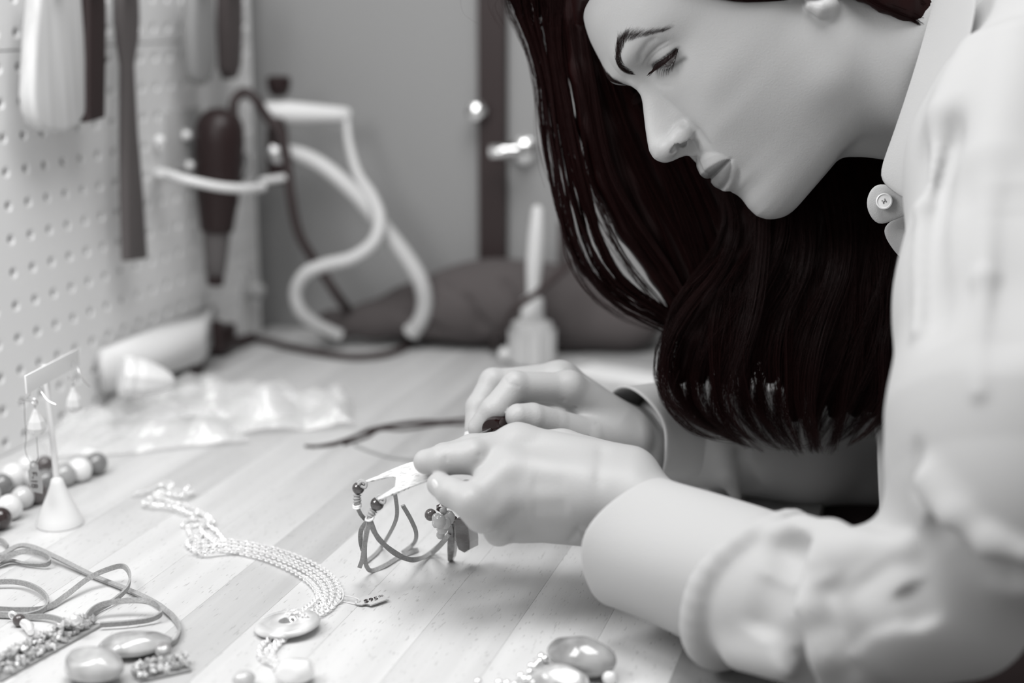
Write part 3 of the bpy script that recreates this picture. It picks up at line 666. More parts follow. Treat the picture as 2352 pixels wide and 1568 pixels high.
def cuff(name, A, B, r, asp, tt, tb_, parent, m, flare=1.5, L=(0, 4, 16, 34, 52), th=2.6, tilt=0):
    """open cuff from A towards B (camera-frame mm): tt, tb_ push the top and bottom of the rim along the sleeve"""
    A, B = np.array(A), np.array(B); ax = (B - A) / np.linalg.norm(B - A); up = np.array([0, 1., 0]); up -= ax * (up @ ax); up /= np.linalg.norm(up); sd = np.cross(ax, up); K = 28; vs = []; fs = []
    for i, l in enumerate(L):
        for j in range(K):
            a = 2 * math.pi * j / K; u, v = math.cos(a), math.sin(a); rr = r[0] + (r[1] - r[0]) * l / L[-1] + flare * math.exp(-l / 8) + .7 * math.sin(3 * a + l * .06) + .4 * math.sin(5 * a + 1)
            sh = (tt * max(u, 0) ** 1.6 + tb_ * max(-u, 0) ** 1.6) * (1 - l / L[-1] * .6)
            vs.append(c2w(A + ax * (l + sh) + up * u * rr + sd * v * rr * asp))
    for i in range(len(L) - 1):
        for j in range(K): fs.append((i * K + j, i * K + (j + 1) % K, (i + 1) * K + (j + 1) % K, (i + 1) * K + j))
    o = link(name, mesh(name, vs, fs), m, parent); s_ = o.modifiers.new('solid', 'SOLIDIFY'); s_.thickness = th * .001; s_.offset = 0
    b = o.modifiers.new('sub', 'SUBSURF'); b.levels = b.render_levels = 2; return o
# ================================================================== hair
def rs_path(pts, n):
    """smooth resample of camera-frame mm guide points"""
    P = np.array([list(v) for v in spline([Vector(p) for p in pts], 10)]); L = np.r_[0, np.cumsum(np.linalg.norm(np.diff(P, axis=0), axis=1))]
    s = np.linspace(0, L[-1], n); return np.stack([np.interp(s, L, P[:, i]) for i in range(3)], 1)
HN = 17
def G(*q): return rs_path([cm(*p) for p in q], HN)
def lock(guides, n, clumps, wave=2.0, spread=.35, depth=7, rad=.105, endv=.12, noise_=.5, wl=1.6):
    """strands spread between neighbouring guides, gathered in clumps with a slow wave"""
    Gd = np.array(guides); m = len(guides) - 1
    ct = (np.arange(clumps) + rng.random(clumps)) / clumps; ph = rng.random(clumps) * 6.28; am = wave * (.5 + rng.random(clumps)); cdz = rng.normal(0, depth, clumps); fr = wl * (.7 + .6 * rng.random(clumps))
    c = rng.integers(0, clumps, n); s = np.linspace(0, 1, HN)
    tight = .35 + .65 * np.abs(np.linspace(-.6, 1, HN)) ** 1.2
    t = ct[c][:, None] + (rng.normal(0, spread / clumps, n)[:, None] * (1.6 - .9 * s[None]))
    t = np.clip(t, 0, .9999) * m; i = t.astype(int); f = (t - i)[..., None]; k = np.arange(HN)[None].repeat(n, 0)
    P = Gd[i, k] * (1 - f) + Gd[np.minimum(i + 1, m), k] * f
    T = np.gradient(P, axis=1); T /= np.linalg.norm(T, axis=2, keepdims=True) + 1e-9
    side = np.cross(T, [0, 0, 1]); w_ = np.sin(ph[c][:, None] + s[None] * fr[c][:, None] * 6.28) * am[c][:, None] * np.clip(s * 2, 0, 1)[None]
    w_ = w_ + rng.normal(0, noise_, (n, 1)) * np.sin(s * 5 + rng.random((n, 1)) * 6)
    P = P + side * w_[..., None]; P[..., 2] += (cdz[c][:, None] * .6 + rng.normal(0, depth * .4, (n, 1))) * (0.3 + .7 * s)[None]
    cut = 1 - endv * rng.random(n) ** 1.5                       # uneven ends
    idx = cut[:, None] * np.linspace(0, HN - 1, HN)[None]; i0 = np.clip(idx.astype(int), 0, HN - 2); ff = (idx - i0)[..., None]
    P = np.take_along_axis(P, i0[..., None].repeat(3, 2), 1) * (1 - ff) + np.take_along_axis(P, (i0 + 1)[..., None].repeat(3, 2), 1) * ff
    r = rad * .001 * (1.05 - .6 * s ** 3)[None] * (.6 + .8 * rng.random((n, 1)))
    return c2w(P.reshape(-1, 3)).reshape(n, HN, 3), r
gA1 = G((1260, -120, 925), (1160, -30, 942), (1192, 60, 950), (1232, 150, 955), (1246, 240, 960), (1262, 380, 960), (1288, 520, 962), (1336, 640, 965), (1420, 712, 965), (1530, 752, 965), (1640, 830, 960))
gA2 = G((1320, -110, 915), (1262, -20, 935), (1262, 80, 945), (1284, 200, 950), (1306, 330, 953), (1334, 450, 955), (1378, 570, 960), (1440, 660, 962), (1530, 722, 962), (1660, 800, 958))
gB1 = G((1345, -100, 905), (1325, -10, 925), (1330, 110, 935), (1350, 250, 942), (1374, 380, 950), (1418, 480, 952), (1478, 575, 955), (1542, 660, 957), (1580, 760, 955), (1620, 860, 950))
gB2 = G((1400, -120, 905), (1370, 20, 925), (1410, 180, 938), (1455, 300, 945), (1500, 420, 950), (1545, 530, 950), (1590, 640, 950), (1620, 760, 950), (1650, 900, 945))
gB3 = G((1500, -120, 910), (1480, 60, 940), (1540, 240, 950), (1610, 370, 950), (1670, 480, 950), (1700, 600, 948), (1710, 740, 945), (1720, 920, 945))
gC1 = G((1600, 300, 948), (1650, 430, 945), (1668, 520, 940), (1634, 610, 936), (1576, 690, 934), (1530, 775, 934), (1510, 850, 935), (1528, 920, 937), (1585, 975, 940), (1650, 1005, 942))
gC2 = G((1700, 320, 940), (1740, 480, 935), (1730, 600, 930), (1690, 710, 928), (1650, 820, 930), (1640, 910, 934), (1680, 975, 938), (1740, 1015, 940))
gC3 = G((1820, 320, 935), (1850, 480, 930), (1850, 620, 926), (1810, 750, 925), (1790, 870, 928), (1800, 960, 932), (1850, 1035, 936))
gC4 = G((1950, 300, 935), (1980, 450, 930), (1985, 600, 925), (1960, 750, 925), (1930, 870, 928), (1900, 960, 932), (1880, 1045, 936))
gC5 = G((2060, 300, 932), (2085, 450, 928), (2080, 600, 925), (2070, 740, 925), (2055, 850, 926), (2010, 940, 930), (1940, 1010, 936))
gC6 = G((2140, 330, 928), (2125, 500, 926), (2110, 640, 926), (2092, 780, 926), (2080, 880, 928), (2062, 960, 932))
gD1 = G((1890, -70, 836), (1980, -4, 833), (2070, 40, 838), (2150, 85, 850), (2230, 125, 866))
gD2 = G((1890, -150, 850), (2020, -80, 842), (2150, -30, 850), (2260, 30, 870))
locks = [lock([gA1, gA2], 900, 14, 3.0, .30, 5), lock([gA2, gB1], 150, 8, 3.0, .4, 6), lock([gA2[:], G((1345, -100, 905), (1300, -10, 930), (1290, 110, 942), (1310, 250, 948), (1330, 360, 950), (1352, 450, 955), (1392, 570, 960), (1450, 655, 962), (1540, 715, 962), (1670, 790, 958))], 950, 9, 2.2, .6, 5), lock([gB1, gB2, gB3], 2300, 26, 2.5, .5, 7),
         lock([gC1, gC2, gC3], 2600, 30, 5.0, .8, 9, endv=.2, noise_=1.0), lock([gC3, gC4, gC5, gC6], 2900, 34, 5.0, .8, 9, endv=.2, noise_=1.0), lock([gD1, gD2], 900, 12, 1.0, .5, 3),
         lock([gC1, gC1 + [0, 8, 3]], 160, 5, 2.5, .8, 3, .06), lock([gA1 + [-3, 0, 0], gA1], 60, 6, 4.0, .9, 4, .05, .3)]
_e = hits(HEADF, [(x, y, 3.0) for x, y in ((1480, -60), (1560, -28), (1640, -8), (1720, 2), (1790, 4), (1850, -8), (1905, -30))], 760., T=c2h)
_f = hits(HEADF, [(x, y, 4.0) for x, y in ((1500, -90), (1580, -80), (1660, -75), (1730, -72), (1800, -74), (1860, -80), (1930, -90))], 760., T=c2h)
gE1, gE2 = rs_path(_e, HN), rs_path(_f, HN); locks.append(lock([gE1, gE2], 700, 12, .6, .6, 1.2, endv=.05, noise_=.3))
# fly-away hairs
def stray(q, n=3, j=2.0, r=.055):
    base = G(*q); P = np.stack([base + rng.normal(0, j, 3) * np.linspace(.2, 1, HN)[:, None] for _ in range(n)])
    return c2w(P.reshape(-1, 3)).reshape(n, HN, 3), np.full((n, HN), r * .001)
locks += [stray(((1290, 520, 955), (1300, 590, 952), (1340, 660, 950), (1400, 705, 950), (1440, 728, 955)), 7, 1.2, .09), stray(((1535, 860, 930), (1522, 900, 925), (1545, 950, 922), (1590, 990, 922), (1660, 1006, 925)), 8, 1.4, .09),
          stray(((1560, 850, 930), (1545, 900, 927), (1560, 950, 922), (1620, 1000, 922), (1700, 1012, 925)), 6, 1.5, .08), stray(((1250, -60, 930), (1170, -20, 935), (1130, 10, 935), (1150, 60, 938)), 5, 3),
          stray(((1060, -30, 930), (1058, 10, 930), (1068, 35, 930), (1098, 55, 930)), 1, .2, .04), stray(((1230, 200, 950), (1232, 300, 952), (1245, 380, 955), (1262, 430, 955)), 6, 2.5, .07),
          stray(((1700, 900, 925), (1760, 1015, 922), (1850, 1020, 922), (1890, 1000, 922)), 6, 3, .07), stray(((1500, 730, 950), (1440, 720, 952), (1380, 690, 955), (1330, 640, 955)), 4, 2, .07)]
# hair on the skull itself (mostly above the frame): strands laid over the cap
def cap_guides():
    out = []
    for s_ in (1, -1):
        for i in range(420):
            a = rng.random(); x0 = s_ * (3 + 52 * a ** .8); z0 = 66 + rng.random() * 30 - 12 * a; pts = []
            th0 = math.atan2(x0, 62); 
            for k in range(HN):
                t = k / (HN - 1); y = np.interp(t, [0, .35, .7, 1], [-28 - 20 * a, -75, -125, -150]); z = np.interp(t, [0, .3, .7, 1], [z0, 100 - 50 * a ** 1.5, 55 - 60 * a, -30 - 40 * a])
                pts.append((x0 * (1 + .6 * t), y, z))
            out.append(pts)
    P = np.array(out); S = P.shape[0]; c0 = np.array([0, -82, 15.]); D = P - c0; D /= np.linalg.norm(D, axis=2, keepdims=True); D = D.reshape(-1, 3)
    r = np.full(len(D), 160.)
    for _ in range(40):
        d = HEADF.ev(c0 + D * r[:, None]); r = r - np.clip(d * .7, -3, 8)
    r = r + 7 + rng.normal(0, .7, len(r)); Q = (c0 + D * r[:, None]); return c2w(h2c(Q)).reshape(S, HN, 3), np.full((S, HN), .00022)
locks.append(cap_guides())
HV, HQ, off = [], [], 0
for P_, r_ in locks:
    V, Q = strand_arrays(P_, r_); HV.append(V); HQ.append(Q + off); off += len(V)
HV = np.concatenate(HV); HQ = np.concatenate(HQ)
# dense inner body of the hair
core = Field()
def cap_fn(P):
    H = c2h(P); d = head_base(H) - 6.5; g = .84 * H[:, 1] - .54 * H[:, 2] + 47; low = -(H[:, 2] + 62); ear = 19 - np.sqrt((H[:, 1] + 84) ** 2 + ((H[:, 2] + 22) * .8) ** 2)
    return np.maximum(np.maximum(np.maximum(d, g * .9), low), ear)
core._n('u', cap_fn, h2c((0, -90, 10)), 1e6, 0)
def corechain(gs, r, ts, a=0, b=HN, dz=-9):
    for t in ts:
        t_ = t * (len(gs) - 1); i = min(int(t_), len(gs) - 2); f = t_ - i; P = gs[i] * (1 - f) + gs[i + 1] * f; P = P + [0, 0, dz]
        P = P[a:b:2]; rr = [r * (.75 + .25 * math.sin(math.pi * k / max(len(P) - 1, 1))) for k in range(len(P))]; rr[-1] = r * .45; core.chain(P, rr, k=5, k2=5)
corechain([gA2, gB1], 7, [.1, .6], 0, 6); corechain([gB1, gB2, gB3], 10, [.05, .22, .4, .55, .7, .85, 1], 0, 15)
corechain([gC1, gC2, gC3], 9, [.22, .4, .58, .76, .95], 0, 14); corechain([gC3, gC4, gC5, gC6], 9, [.1, .25, .4, .55, .7, .85, .98], 0, 15)
corechain([gD1, gD2], 5, [.2, .5, .9], 0, HN, -3)
CV, CQ = core.mesh((-20, -95, -1010), (320, 330, -770), 3.0, steep=2.0)
# ================================================================== assemble the person
def tint_mat(name, g, rough=.45, sss=.1):
    m = mat(name, g, rough, sss=sss, spec=.42, bump=.13, bscale=900, detail=3); nt = m.node_tree; b = nt.nodes['Principled BSDF']
    at_ = nt.nodes.new('ShaderNodeAttribute'); at_.attribute_name = 'tint'
    mx = nt.nodes.new('ShaderNodeMix'); mx.data_type = 'RGBA'; mx.blend_type = 'MULTIPLY'; mx.inputs[0].default_value = 1
    mx.inputs[6].default_value = b.inputs['Base Color'].default_value; nt.links.new(at_.outputs['Color'], mx.inputs[7]); nt.links.new(mx.outputs[2], b.inputs['Base Color']); return m
skin = tint_mat('skin', 173)
Vs, Qs, Ts, off = [], [], [], 0
for V, Q, T in ((h2c(HEAD_V), HEAD_Q, HEAD_T), (NHV, NHQ, None), (FHV, FHQ, None), (BDV, BDQ, None)):
    Vs.append(V); Qs.append(Q + off); Ts.append(np.clip(T, 0, 1) if T is not None else np.ones(len(V))); off += len(V)
Vs = c2w(np.concatenate(Vs)); Ts = np.concatenate(Ts)
pme = fastmesh('person', Vs, np.concatenate(Qs)); a_ = pme.attributes.new('tint', 'FLOAT_COLOR', 'POINT')
a_.data.foreach_set('color', np.repeat(Ts[:, None], 4, 1).astype(np.float32).ravel())
person = link('person', pme, skin)
tag(person, 'person with long dark hair and pale shirt bent over the bench holding a bracelet', 'person')
eye_m = mat('eye', 60, .08, coat=1)
for sx in (1, -1):
    MB().ball(c2w(h2c((sx * 27.5, -23.4, 1.6))), .0120, 40).build('eyeball', eye_m, person)
    V, Q = strand_arrays(*brow_hairs(sx)); link('eyebrow', fastmesh('eyebrow', V, Q), lash_m, person, label='dark eyebrow')
    V1, Q1 = strand_arrays(*lashes(sx, True)); V2, Q2 = strand_arrays(*lashes(sx, False))
    link('eyelashes', fastmesh('eyelashes', np.concatenate([V1, V2]), np.concatenate([Q1, Q2 + len(V1)])), lash_m, person)
nail_m = mat('nail', 212, .22, spec=.6)
def nail(q, n, ax, l, w_):
    c = Vector(c2w(cm(*q))); c2 = Vector(c2w(cm(*ax))); T = (c2 - c).normalized(); nn = Vector(n); nn = (nn - T * nn.dot(T)).normalized(); S_ = T.cross(nn)
    R = Matrix((S_, T, nn)).transposed(); MB().ball(c, 1.0, 20, (w_ * .001, l * .001, .0011), R).build('fingernail', nail_m, person, label='pale fingernail')
nail((1080, 984, 928), (-.75, -.45, .15), (1070, 1006, 927), 7.6, 4.6)
nail((1000, 1116, 803), (-.7, -.5, -.1), (992, 1104, 806), 4.2, 3.6)
# hair
hair = link('hair', fastmesh('hair', HV, HQ), hair_m, person, label='long dark wavy hair hanging loose')
link('hair_underlayer', fastmesh('hair_underlayer', c2w(CV), CQ), hair_m, hair)
# shirt
cloth = mat('shirt_cotton', 180, .85, sheen=.15, bump=.25, bscale=1400, spec=.2)
shirt = link('shirt', fastmesh('shirt', c2w(SHV), SHQ), cloth, person, label='pale cotton shirt with rolled sleeves')
cuff('cuff', cm(1424, 1228, 808), cm(1720, 1340, 757), (34.5, 38.6), .97, 17, 8, shirt, cloth, L=(0, 4, 16, 40, 66, 82))
cuff('cuff', cm(1462, 995, 968), cm(1610, 992, 1004), (27.5, 34), .9, -14, 10, shirt, cloth, flare=2.5, L=(0, 3, 12, 30, 50))
sheet([[(2158, -60, 838), (2190, -60, 812), (2260, -60, 770)], [(2122, 85, 838), (2162, 100, 806), (2230, 110, 766)], [(2078, 225, 842), (2122, 240, 810), (2180, 250, 775)],
       [(2040, 335, 848), (2086, 350, 818), (2140, 365, 785)], [(2010, 412, 852), (2052, 445, 836), (2100, 480, 806)]], 2.2, 'collar', cloth, shirt)
sheet([[(2012, 418, 860), (2050, 425, 858), (2120, 440, 850)], [(1989, 446, 861), (2040, 462, 860), (2120, 470, 850)], [(1987, 484, 862), (2040, 486, 861), (2120, 485, 852)], [(2016, 524, 864), (2055, 505, 862), (2120, 480, 853)]], 1.8, 'collar_band', cloth, shirt)
sheet([[(2020, 520, 872), (2070, 490, 870), (2130, 470, 862)], [(2038, 560, 874), (2080, 540, 870), (2130, 540, 860)], [(2072, 600, 876), (2092, 600, 872), (2130, 600, 864)]], 1.8, 'placket', cloth, shirt)
sheet([[(2010, 940, 936), (2050, 945, 934), (2130, 950, 915)], [(2014, 1080, 936), (2050, 1080, 934), (2130, 1080, 915)], [(2022, 1250, 930), (2056, 1250, 926), (2130, 1250, 912)]], 2.0, 'shirt_front', cloth, shirt)
sheet([[(2045, 1004, 915), (2066, 1016, 905), (2130, 1012, 888)], [(2054, 1050, 915), (2070, 1052, 905), (2130, 1055, 888)], [(2060, 1125, 912), (2074, 1130, 905), (2130, 1130, 888)]], 1.8, 'pocket', cloth, shirt)
bc = Vector(c2w(cm(2031, 462, 856))); bn = (Vector(CC) - bc + Vector((-.12, 0, .05))).normalized()
btn = MB().lathe(bc, bn, [(-.0015, .0001), (-.0015, .0042), (-.0006, .0047), (.0005, .0046), (.0007, .0040), (.0001, .0034), (0, .0001)], 28).build('button', mat('button_shell', 222, .25, spec=.6), shirt, label='pale button')
bx = bn.orthogonal().normalized(); by = bn.cross(bx); mbh = MB()
for a in (.6, 2.17, 3.74, 5.31): mbh.lathe(bc + (bx * math.cos(a) + by * math.sin(a)) * .0012, bn, [(-.0003, .0004), (.0002, .0004)], 8)
mbh.tube([bc + bx * .001 + bn * .0003, bc - bx * .001 + bn * .0003], .0003, 6); mbh.build('thread_holes', mat('thread', 120, .8), shirt)
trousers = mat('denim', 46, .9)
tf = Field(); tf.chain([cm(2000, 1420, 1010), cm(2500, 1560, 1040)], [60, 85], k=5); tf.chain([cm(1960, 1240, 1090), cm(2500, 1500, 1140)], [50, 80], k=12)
tf.chain([cm(2486, 1480, 885), cm(2560, 1760, 900)], [84, 90], k=10); TV, TQ = tf.mesh((130, -420, -1260), (500, -60, -780), 6.0); link('trousers', fastmesh('trousers', c2w(TV), TQ), trousers, person, label='dark trousers')  # last chain: dark lobe added below the near elbow to darken that corner
# ================================================================== things on the pegboard and at the back of the bench
def D(x, y, d): return at(x, y, d)
def plate_on_board(outline, off, th, bev):
    """flat tool: px outline on a plane parallel to the board"""
    F_o = [wl(x, y, off + th) for x, y in outline]; B_o = [p - Vector(N) * th for p in F_o]; n = len(outline)
    bm = bmesh.new(); f = [bm.verts.new(p) for p in F_o]; b = [bm.verts.new(p) for p in B_o]
    bm.faces.new(f); bm.faces.new(b[::-1])
    for i in range(n): bm.faces.new((f[i], b[i], b[(i + 1) % n], f[(i + 1) % n]))
    bmesh.ops.recalc_face_normals(bm, faces=bm.faces)
    if bev:
        es = [e for e in bm.edges if (e.verts[0] in f) == (e.verts[1] in f)]
        bmesh.ops.bevel(bm, geom=es, offset=bev, segments=3, affect='EDGES', profile=.5)
    me = bpy.data.meshes.new('t'); bm.to_mesh(me); bm.free(); me.transform(Matrix.Identity(4)); return me
steel_dark = mat('dark_steel', 74, .5, metal=0, spec=.4); black_m = mat('black_plastic', 30, .4, spec=.4); white_pl = mat('white_plastic', 214, .4)
def hung(name, outline, off, th, bev, m, label, cat, peg_x, group=None):
    x, y = outline[0]
    o = thing(name, wl(x, y, off), label, cat, group); me = plate_on_board(outline, off, th, bev); b = link(name.split('_')[-1] + '_blade' if False else 'body', me, m, o); me.set_sharp_from_angle(angle=.7)
    MB().tube([wl(peg_x, -34, -.004), wl(peg_x, -34, off + th + .008), wl(peg_x, -44, off + th + .012)], .0022, 8).build('hanging_pin', brushed, o); return o
hung('wooden_paddle', [(96, -46), (188, -46), (196, 60), (202, 150), (205, 215), (200, 262), (182, 292), (150, 306), (115, 302), (92, 285), (80, 255), (77, 215), (80, 150), (86, 60)], .022, .014, .004, mat('pale_wood', 206, .55, mix=190, mscale=8, stretch=(20, 20, 1)), 'broad pale wooden paddle with a rounded end hung on the pegboard', 'paddle', 140)
hung('flat_bar', [(204, -46), (246, -46), (246, 60), (243, 270), (206, 281), (205, 60)], .030, .010, .002, mat('black_rubber', 36, .6), 'black flat bar hanging directly beside the pale wooden paddle', 'tool', 225)
hung('long_rasp', [(284, -46), (321, -46), (324, 40), (322, 90), (312, 150), (320, 300), (333, 450), (342, 594), (298, 600), (293, 450), (292, 300), (293, 150), (284, 90), (281, 40)], .024, .009, .003, mat('rasp_steel', 80, .55, bump=.4, bscale=600), 'long dark grey rasp with a square end, the longest tool hanging on the pegboard', 'rasp', 302)
hung('grey_file', [(450, -46), (496, -46), (500, 60), (500, 140), (492, 178), (474, 196), (458, 190), (448, 165), (446, 60)], .024, .014, .005, mat('grey_grip', 140, .5), 'mid grey rounded tool handle hanging above the rotary tool', 'tool', 472)
hung('slim_file', [(520, -46), (562, -46), (562, 60), (558, 150), (548, 180), (534, 182), (524, 160), (520, 60)], .024, .012, .004, mat('dark_grip', 66, .5), 'slim dark tool handle hanging beside the mid grey one', 'tool', 541)
MB().box(wl(250, 60, 0), Vector(N) * .014, Vector(U) * .02, (0, 0, .045), bev=.002).build('tool_clip', mat('clip_grey', 120, .5), peg)
# ring bracket on the board
br = thing('tool_bracket', wl(400, 380, 0), 'bent white wire tool bracket with shiny screw heads on the pegboard', 'bracket')
wire = mat('white_wire', 222, .3, spec=.6)
MB().tube(spline([wl(366, 396, .002), wl(367, 396, .03), D(372, 396, 1.305), D(430, 413, 1.30), D(500, 428, 1.31), D(560, 433, 1.33), D(603, 430, 1.36)], 6), .0042, 12).build('wire_arm', wire, br)
MB().tube(spline([D(600, 415, 1.40), D(625, 412, 1.41), D(652, 408, 1.42)], 4), .0035, 10).build('wire_end', wire, br)
for (x, y) in ((363, 322), (425, 310), (433, 380)): MB().lathe(wl(x, y, .0085), N, [(0, .0045), (.003, .0042), (.0052, .003), (.006, .0004)], 16).build('screw_head', mat('screw_bright', 250, .3, spec=1.0), br)
MB().box(wl(375, 400, .004), Vector(N) * .004, Vector(U) * .07, (0, 0, .055), bev=.001).build('back_plate', mat('plate_grey', 186, .5), br)
MB().tube(spline([D(562, 352, 1.40), D(566, 380, 1.40), D(553, 410, 1.39)], 5), .004, 8).build('spring_clip', mat('clip_grey', 120, .5), br)
# rotary tool
rt = thing('rotary_tool', D(503, 655, 1.40), 'black handheld rotary tool hanging nose down in the wire bracket', 'rotary tool')
rb_ = D(494, 656, 1.395); upv = Vector((.004 * 3, 0, .166)).normalized()
k_ = .000406
MB().lathe(rb_, upv, [(.050, .0125), (.052, .0150), (.070, .0175), (.083, .0195), (.110, .0215), (.132, .0226), (.148, .0215), (.157, .0175), (.162, .011), (.164, .003)], 28).build('housing', black_m, rt)
MB().lathe(rb_, upv, [(.010, .0075), (.012, .0092), (.030, .0108), (.050, .0125)], 24).build('nose_cone', mat('nose_grey', 88, .45), rt, label='grey nose cone')
MB().lathe(rb_, upv, [(0, .004), (.001, .0075), (.008, .0082), (.011, .0075)], 20).build('collet', black_m, rt)
MB().lathe(rb_ + Vector((.010, .01, .135)), upv, [(0, .013), (.01, .017), (.022, .014), (.027, .004)], 18).build('motor_cap', black_m, rt)
cord_m = mat('black_cord', 48, .55)
pc = [(536, 262, 1.39), (538, 232, 1.39), (560, 212, 1.40), (584, 226, 1.40), (616, 272, 1.41), (646, 312, 1.415), (660, 380, 1.42), (668, 450, 1.425), (688, 540, 1.435), (738, 622, 1.45), (786, 694, 1.46)]
q_ = spline([D(*p) for p in pc] + [tb(830, 742, .006), tb(880, 758, .005), tb(940, 772, .005)], 8)
MB().tube(q_, .0047, 12).build('power_cord', cord_m, rt)
# hose and its fittings
hose_m = mat('white_hose', 196, .45)
hs = thing('hand_sprayer', D(700, 262, 1.43), 'white sprayer head with black knob and valve, mounted over the hoses', 'sprayer')
MB().lathe(D(604, 258, 1.43), D(806, 264, 1.45) - D(604, 258, 1.43), [(0, .004), (.002, .010), (.022, .0115), (.045, .0098), (.07, .0078), (.080, .0070), (.0835, .004)], 22).build('nozzle', mat('sprayer_white', 216, .35), hs)
MB().lathe(D(641, 222, 1.43), (0, 0, 1), [(0, .006), (.004, .0095), (.012, .0115), (.018, .0112), (.0195, .008)], 18).build('knob', black_m, hs)
MB().lathe(D(641, 420, 1.44), (0, 0, 1), [(0, .006), (.004, .0105), (.022, .0112), (.036, .0108), (.05, .010), (.062, .006)], 18).build('valve_body', mat('valve_black', 34, .4), hs)
MB().lathe(D(640, 352, 1.428), Vector(CC) - D(640, 352, 1.43), [(0, .0105), (.004, .010), (.0055, .006), (.006, .0005)], 18).build('valve_cap', brushed, hs, label='round silver valve cap')
MB().tube([D(641, 345, 1.44), D(641, 262, 1.43)], .006, 12).build('riser', black_m, hs)
MB().tube([D(641, 330, 1.44), bw(641, 318, -.002)], .007, 10).build('wall_arm', black_m, hs)
h1 = thing('flexible_hose', tb(950, 770), 'thick white flexible hose curving down from the sprayer to the bench', 'hose', 'white hoses')
q_ = spline([D(x, y, d) for x, y, d in ((652, 348, 1.435), (705, 362, 1.43), (760, 395, 1.425), (822, 452, 1.425), (880, 522, 1.43), (932, 588, 1.435), (966, 645, 1.44), (976, 695, 1.45), (966, 735, 1.46), (946, 762, 1.47))], 8)
MB().tube(q_, .0078, 14).build('hose_wall', hose_m, h1); MB().tube([q_[-3], q_[-1]], .0092, 14).build('end_ferrule', hose_m, h1)
h2 = thing('flexible_hose', tb(790, 775), 'thinner white hose hanging from the sprayer in an open loop', 'hose', 'white hoses')
q_ = spline([D(x, y, d) for x, y, d in ((796, 275, 1.448), (802, 330, 1.44), (822, 400, 1.43), (854, 450, 1.422), (872, 505, 1.415), (858, 556, 1.41), (810, 592, 1.41), (748, 608, 1.415), (702, 628, 1.42), (680, 668, 1.43), (690, 712, 1.44), (728, 745, 1.455), (780, 770, 1.47))], 8)
MB().tube(q_, [.0034 + .0029 * min(1, i / 30) for i in range(len(q_))], 14).build('hose_wall', hose_m, h2)
# cables on the back of the bench
def cable(name, pts, r, m, label, cat='cable', group=None, par=None, up=0):
    o = thing(name, tb(pts[0][0], pts[0][1]), label, cat, group)
    MB().tube(spline([tb(p[0], p[1], (p[2] if len(p) > 2 else 0) + r) for p in pts], 8), r, 10).build('sheath', m, o); return o
cable('power_cable', [(575, 774), (640, 790), (720, 808), (800, 819), (870, 816), (920, 802), (948, 780), (940, 766)], .0036, cord_m, 'dark cable lying in a shallow loop below the hoses')
cable('power_cable', [(940, 764, .004), (1000, 772), (1070, 778), (1140, 782), (1220, 784)], .0042, cord_m, 'dark cable running from the hose end toward the glue bottle')
o = thing('wall_plug', tb(500, 800), 'black plug at the end of the white power strip', 'plug')
MB().box(tb(468, 812, .004), Vector(N) * .022, Vector(U) * .028, (0, 0, .026), bev=.003).build('plug_body', black_m, o)
MB().tube([tb(500, 806, .018), tb(500, 806, .018) + Vector((0, 0, .028))], .0048, 10).build('strain_relief', black_m, o)
MB().tube(spline([tb(500, 792, .010), tb(540, 786, .008), tb(580, 776, .004)], 5), .0055, 10).build('lead', cord_m, o)
# trunking box at the foot of the board, on black feet
TQz = .054; c4 = [tb(x, y, TQz) for x, y in ((246, 806), (462, 742), (497, 694), (196, 800))]; c4 = [p + Vector(N) * max(0, W0 + .008 - p @ Vector(N)) for p in c4]; b4 = [p - Vector((0, 0, .036)) for p in c4]
ps = thing('power_strip', (c4[0] + c4[2]) / 2 - Vector((0, 0, TQz)), 'long white box strip raised on black feet along the pegboard', 'power strip')
bm = bmesh.new(); tv_ = [bm.verts.new(p) for p in c4]; bv_ = [bm.verts.new(p) for p in b4]; bm.faces.new(tv_); bm.faces.new(bv_[::-1])
for i in range(4): bm.faces.new((tv_[i], bv_[i], bv_[(i + 1) % 4], tv_[(i + 1) % 4]))
bmesh.ops.recalc_face_normals(bm, faces=bm.faces); bmesh.ops.bevel(bm, geom=list(bm.edges), offset=.0018, segments=2, affect='EDGES'); me = bpy.data.meshes.new('housing'); bm.to_mesh(me); bm.free()
link('housing', me, white_pl, ps)
for t in (.25, .8):
    q0 = b4[0].lerp(b4[1], t); q1 = b4[3].lerp(b4[2], t); q0 = q0.lerp(q1, .25); MB().box(Vector((q0.x, q0.y, TOP)), (q1 - q0) * .8, (c4[1] - c4[0]).normalized() * .014, (0, 0, .019)).build('foot', black_m, ps)
o = thing('spring_clamp', tb(560, 775), 'small grey plastic wing clamp standing past the power strip end', 'clamp')
cg = mat('clamp_grey', 172, .5)
MB().lathe(tb(556, 778), (0, 0, 1), [(0, .014), (.006, .014), (.012, .011), (.03, .010), (.042, .011)], 18).build('stem', cg, o)
MB().ball(tb(556, 778) + Vector((0.004, 0, .056)), .011, 18, (.7, .7, 1.5)).build('wing', cg, o); MB().ball(tb(556, 778) + Vector((.016, 0, .050)), .010, 18, (1.0, .7, .9)).build('wing', cg, o)
# white cap lying in front of the strip
o = thing('nozzle_cap', tb(300, 870, .03), 'white ridged nozzle cap lying on its side before the power strip', 'cap')
a, b = tb(276, 862, .044), tb(384, 874, .036)
MB().lathe(a, b - a, [(0, .010), (.001, .0158), (.008, .0165), (.010, .0150), (.018, .0148), (.026, .0125), (.034, .0095), (.040, .0062), (.043, .0030)], 9).build('cap_body', mat('cap_white', 228, .4), o, smooth=False)
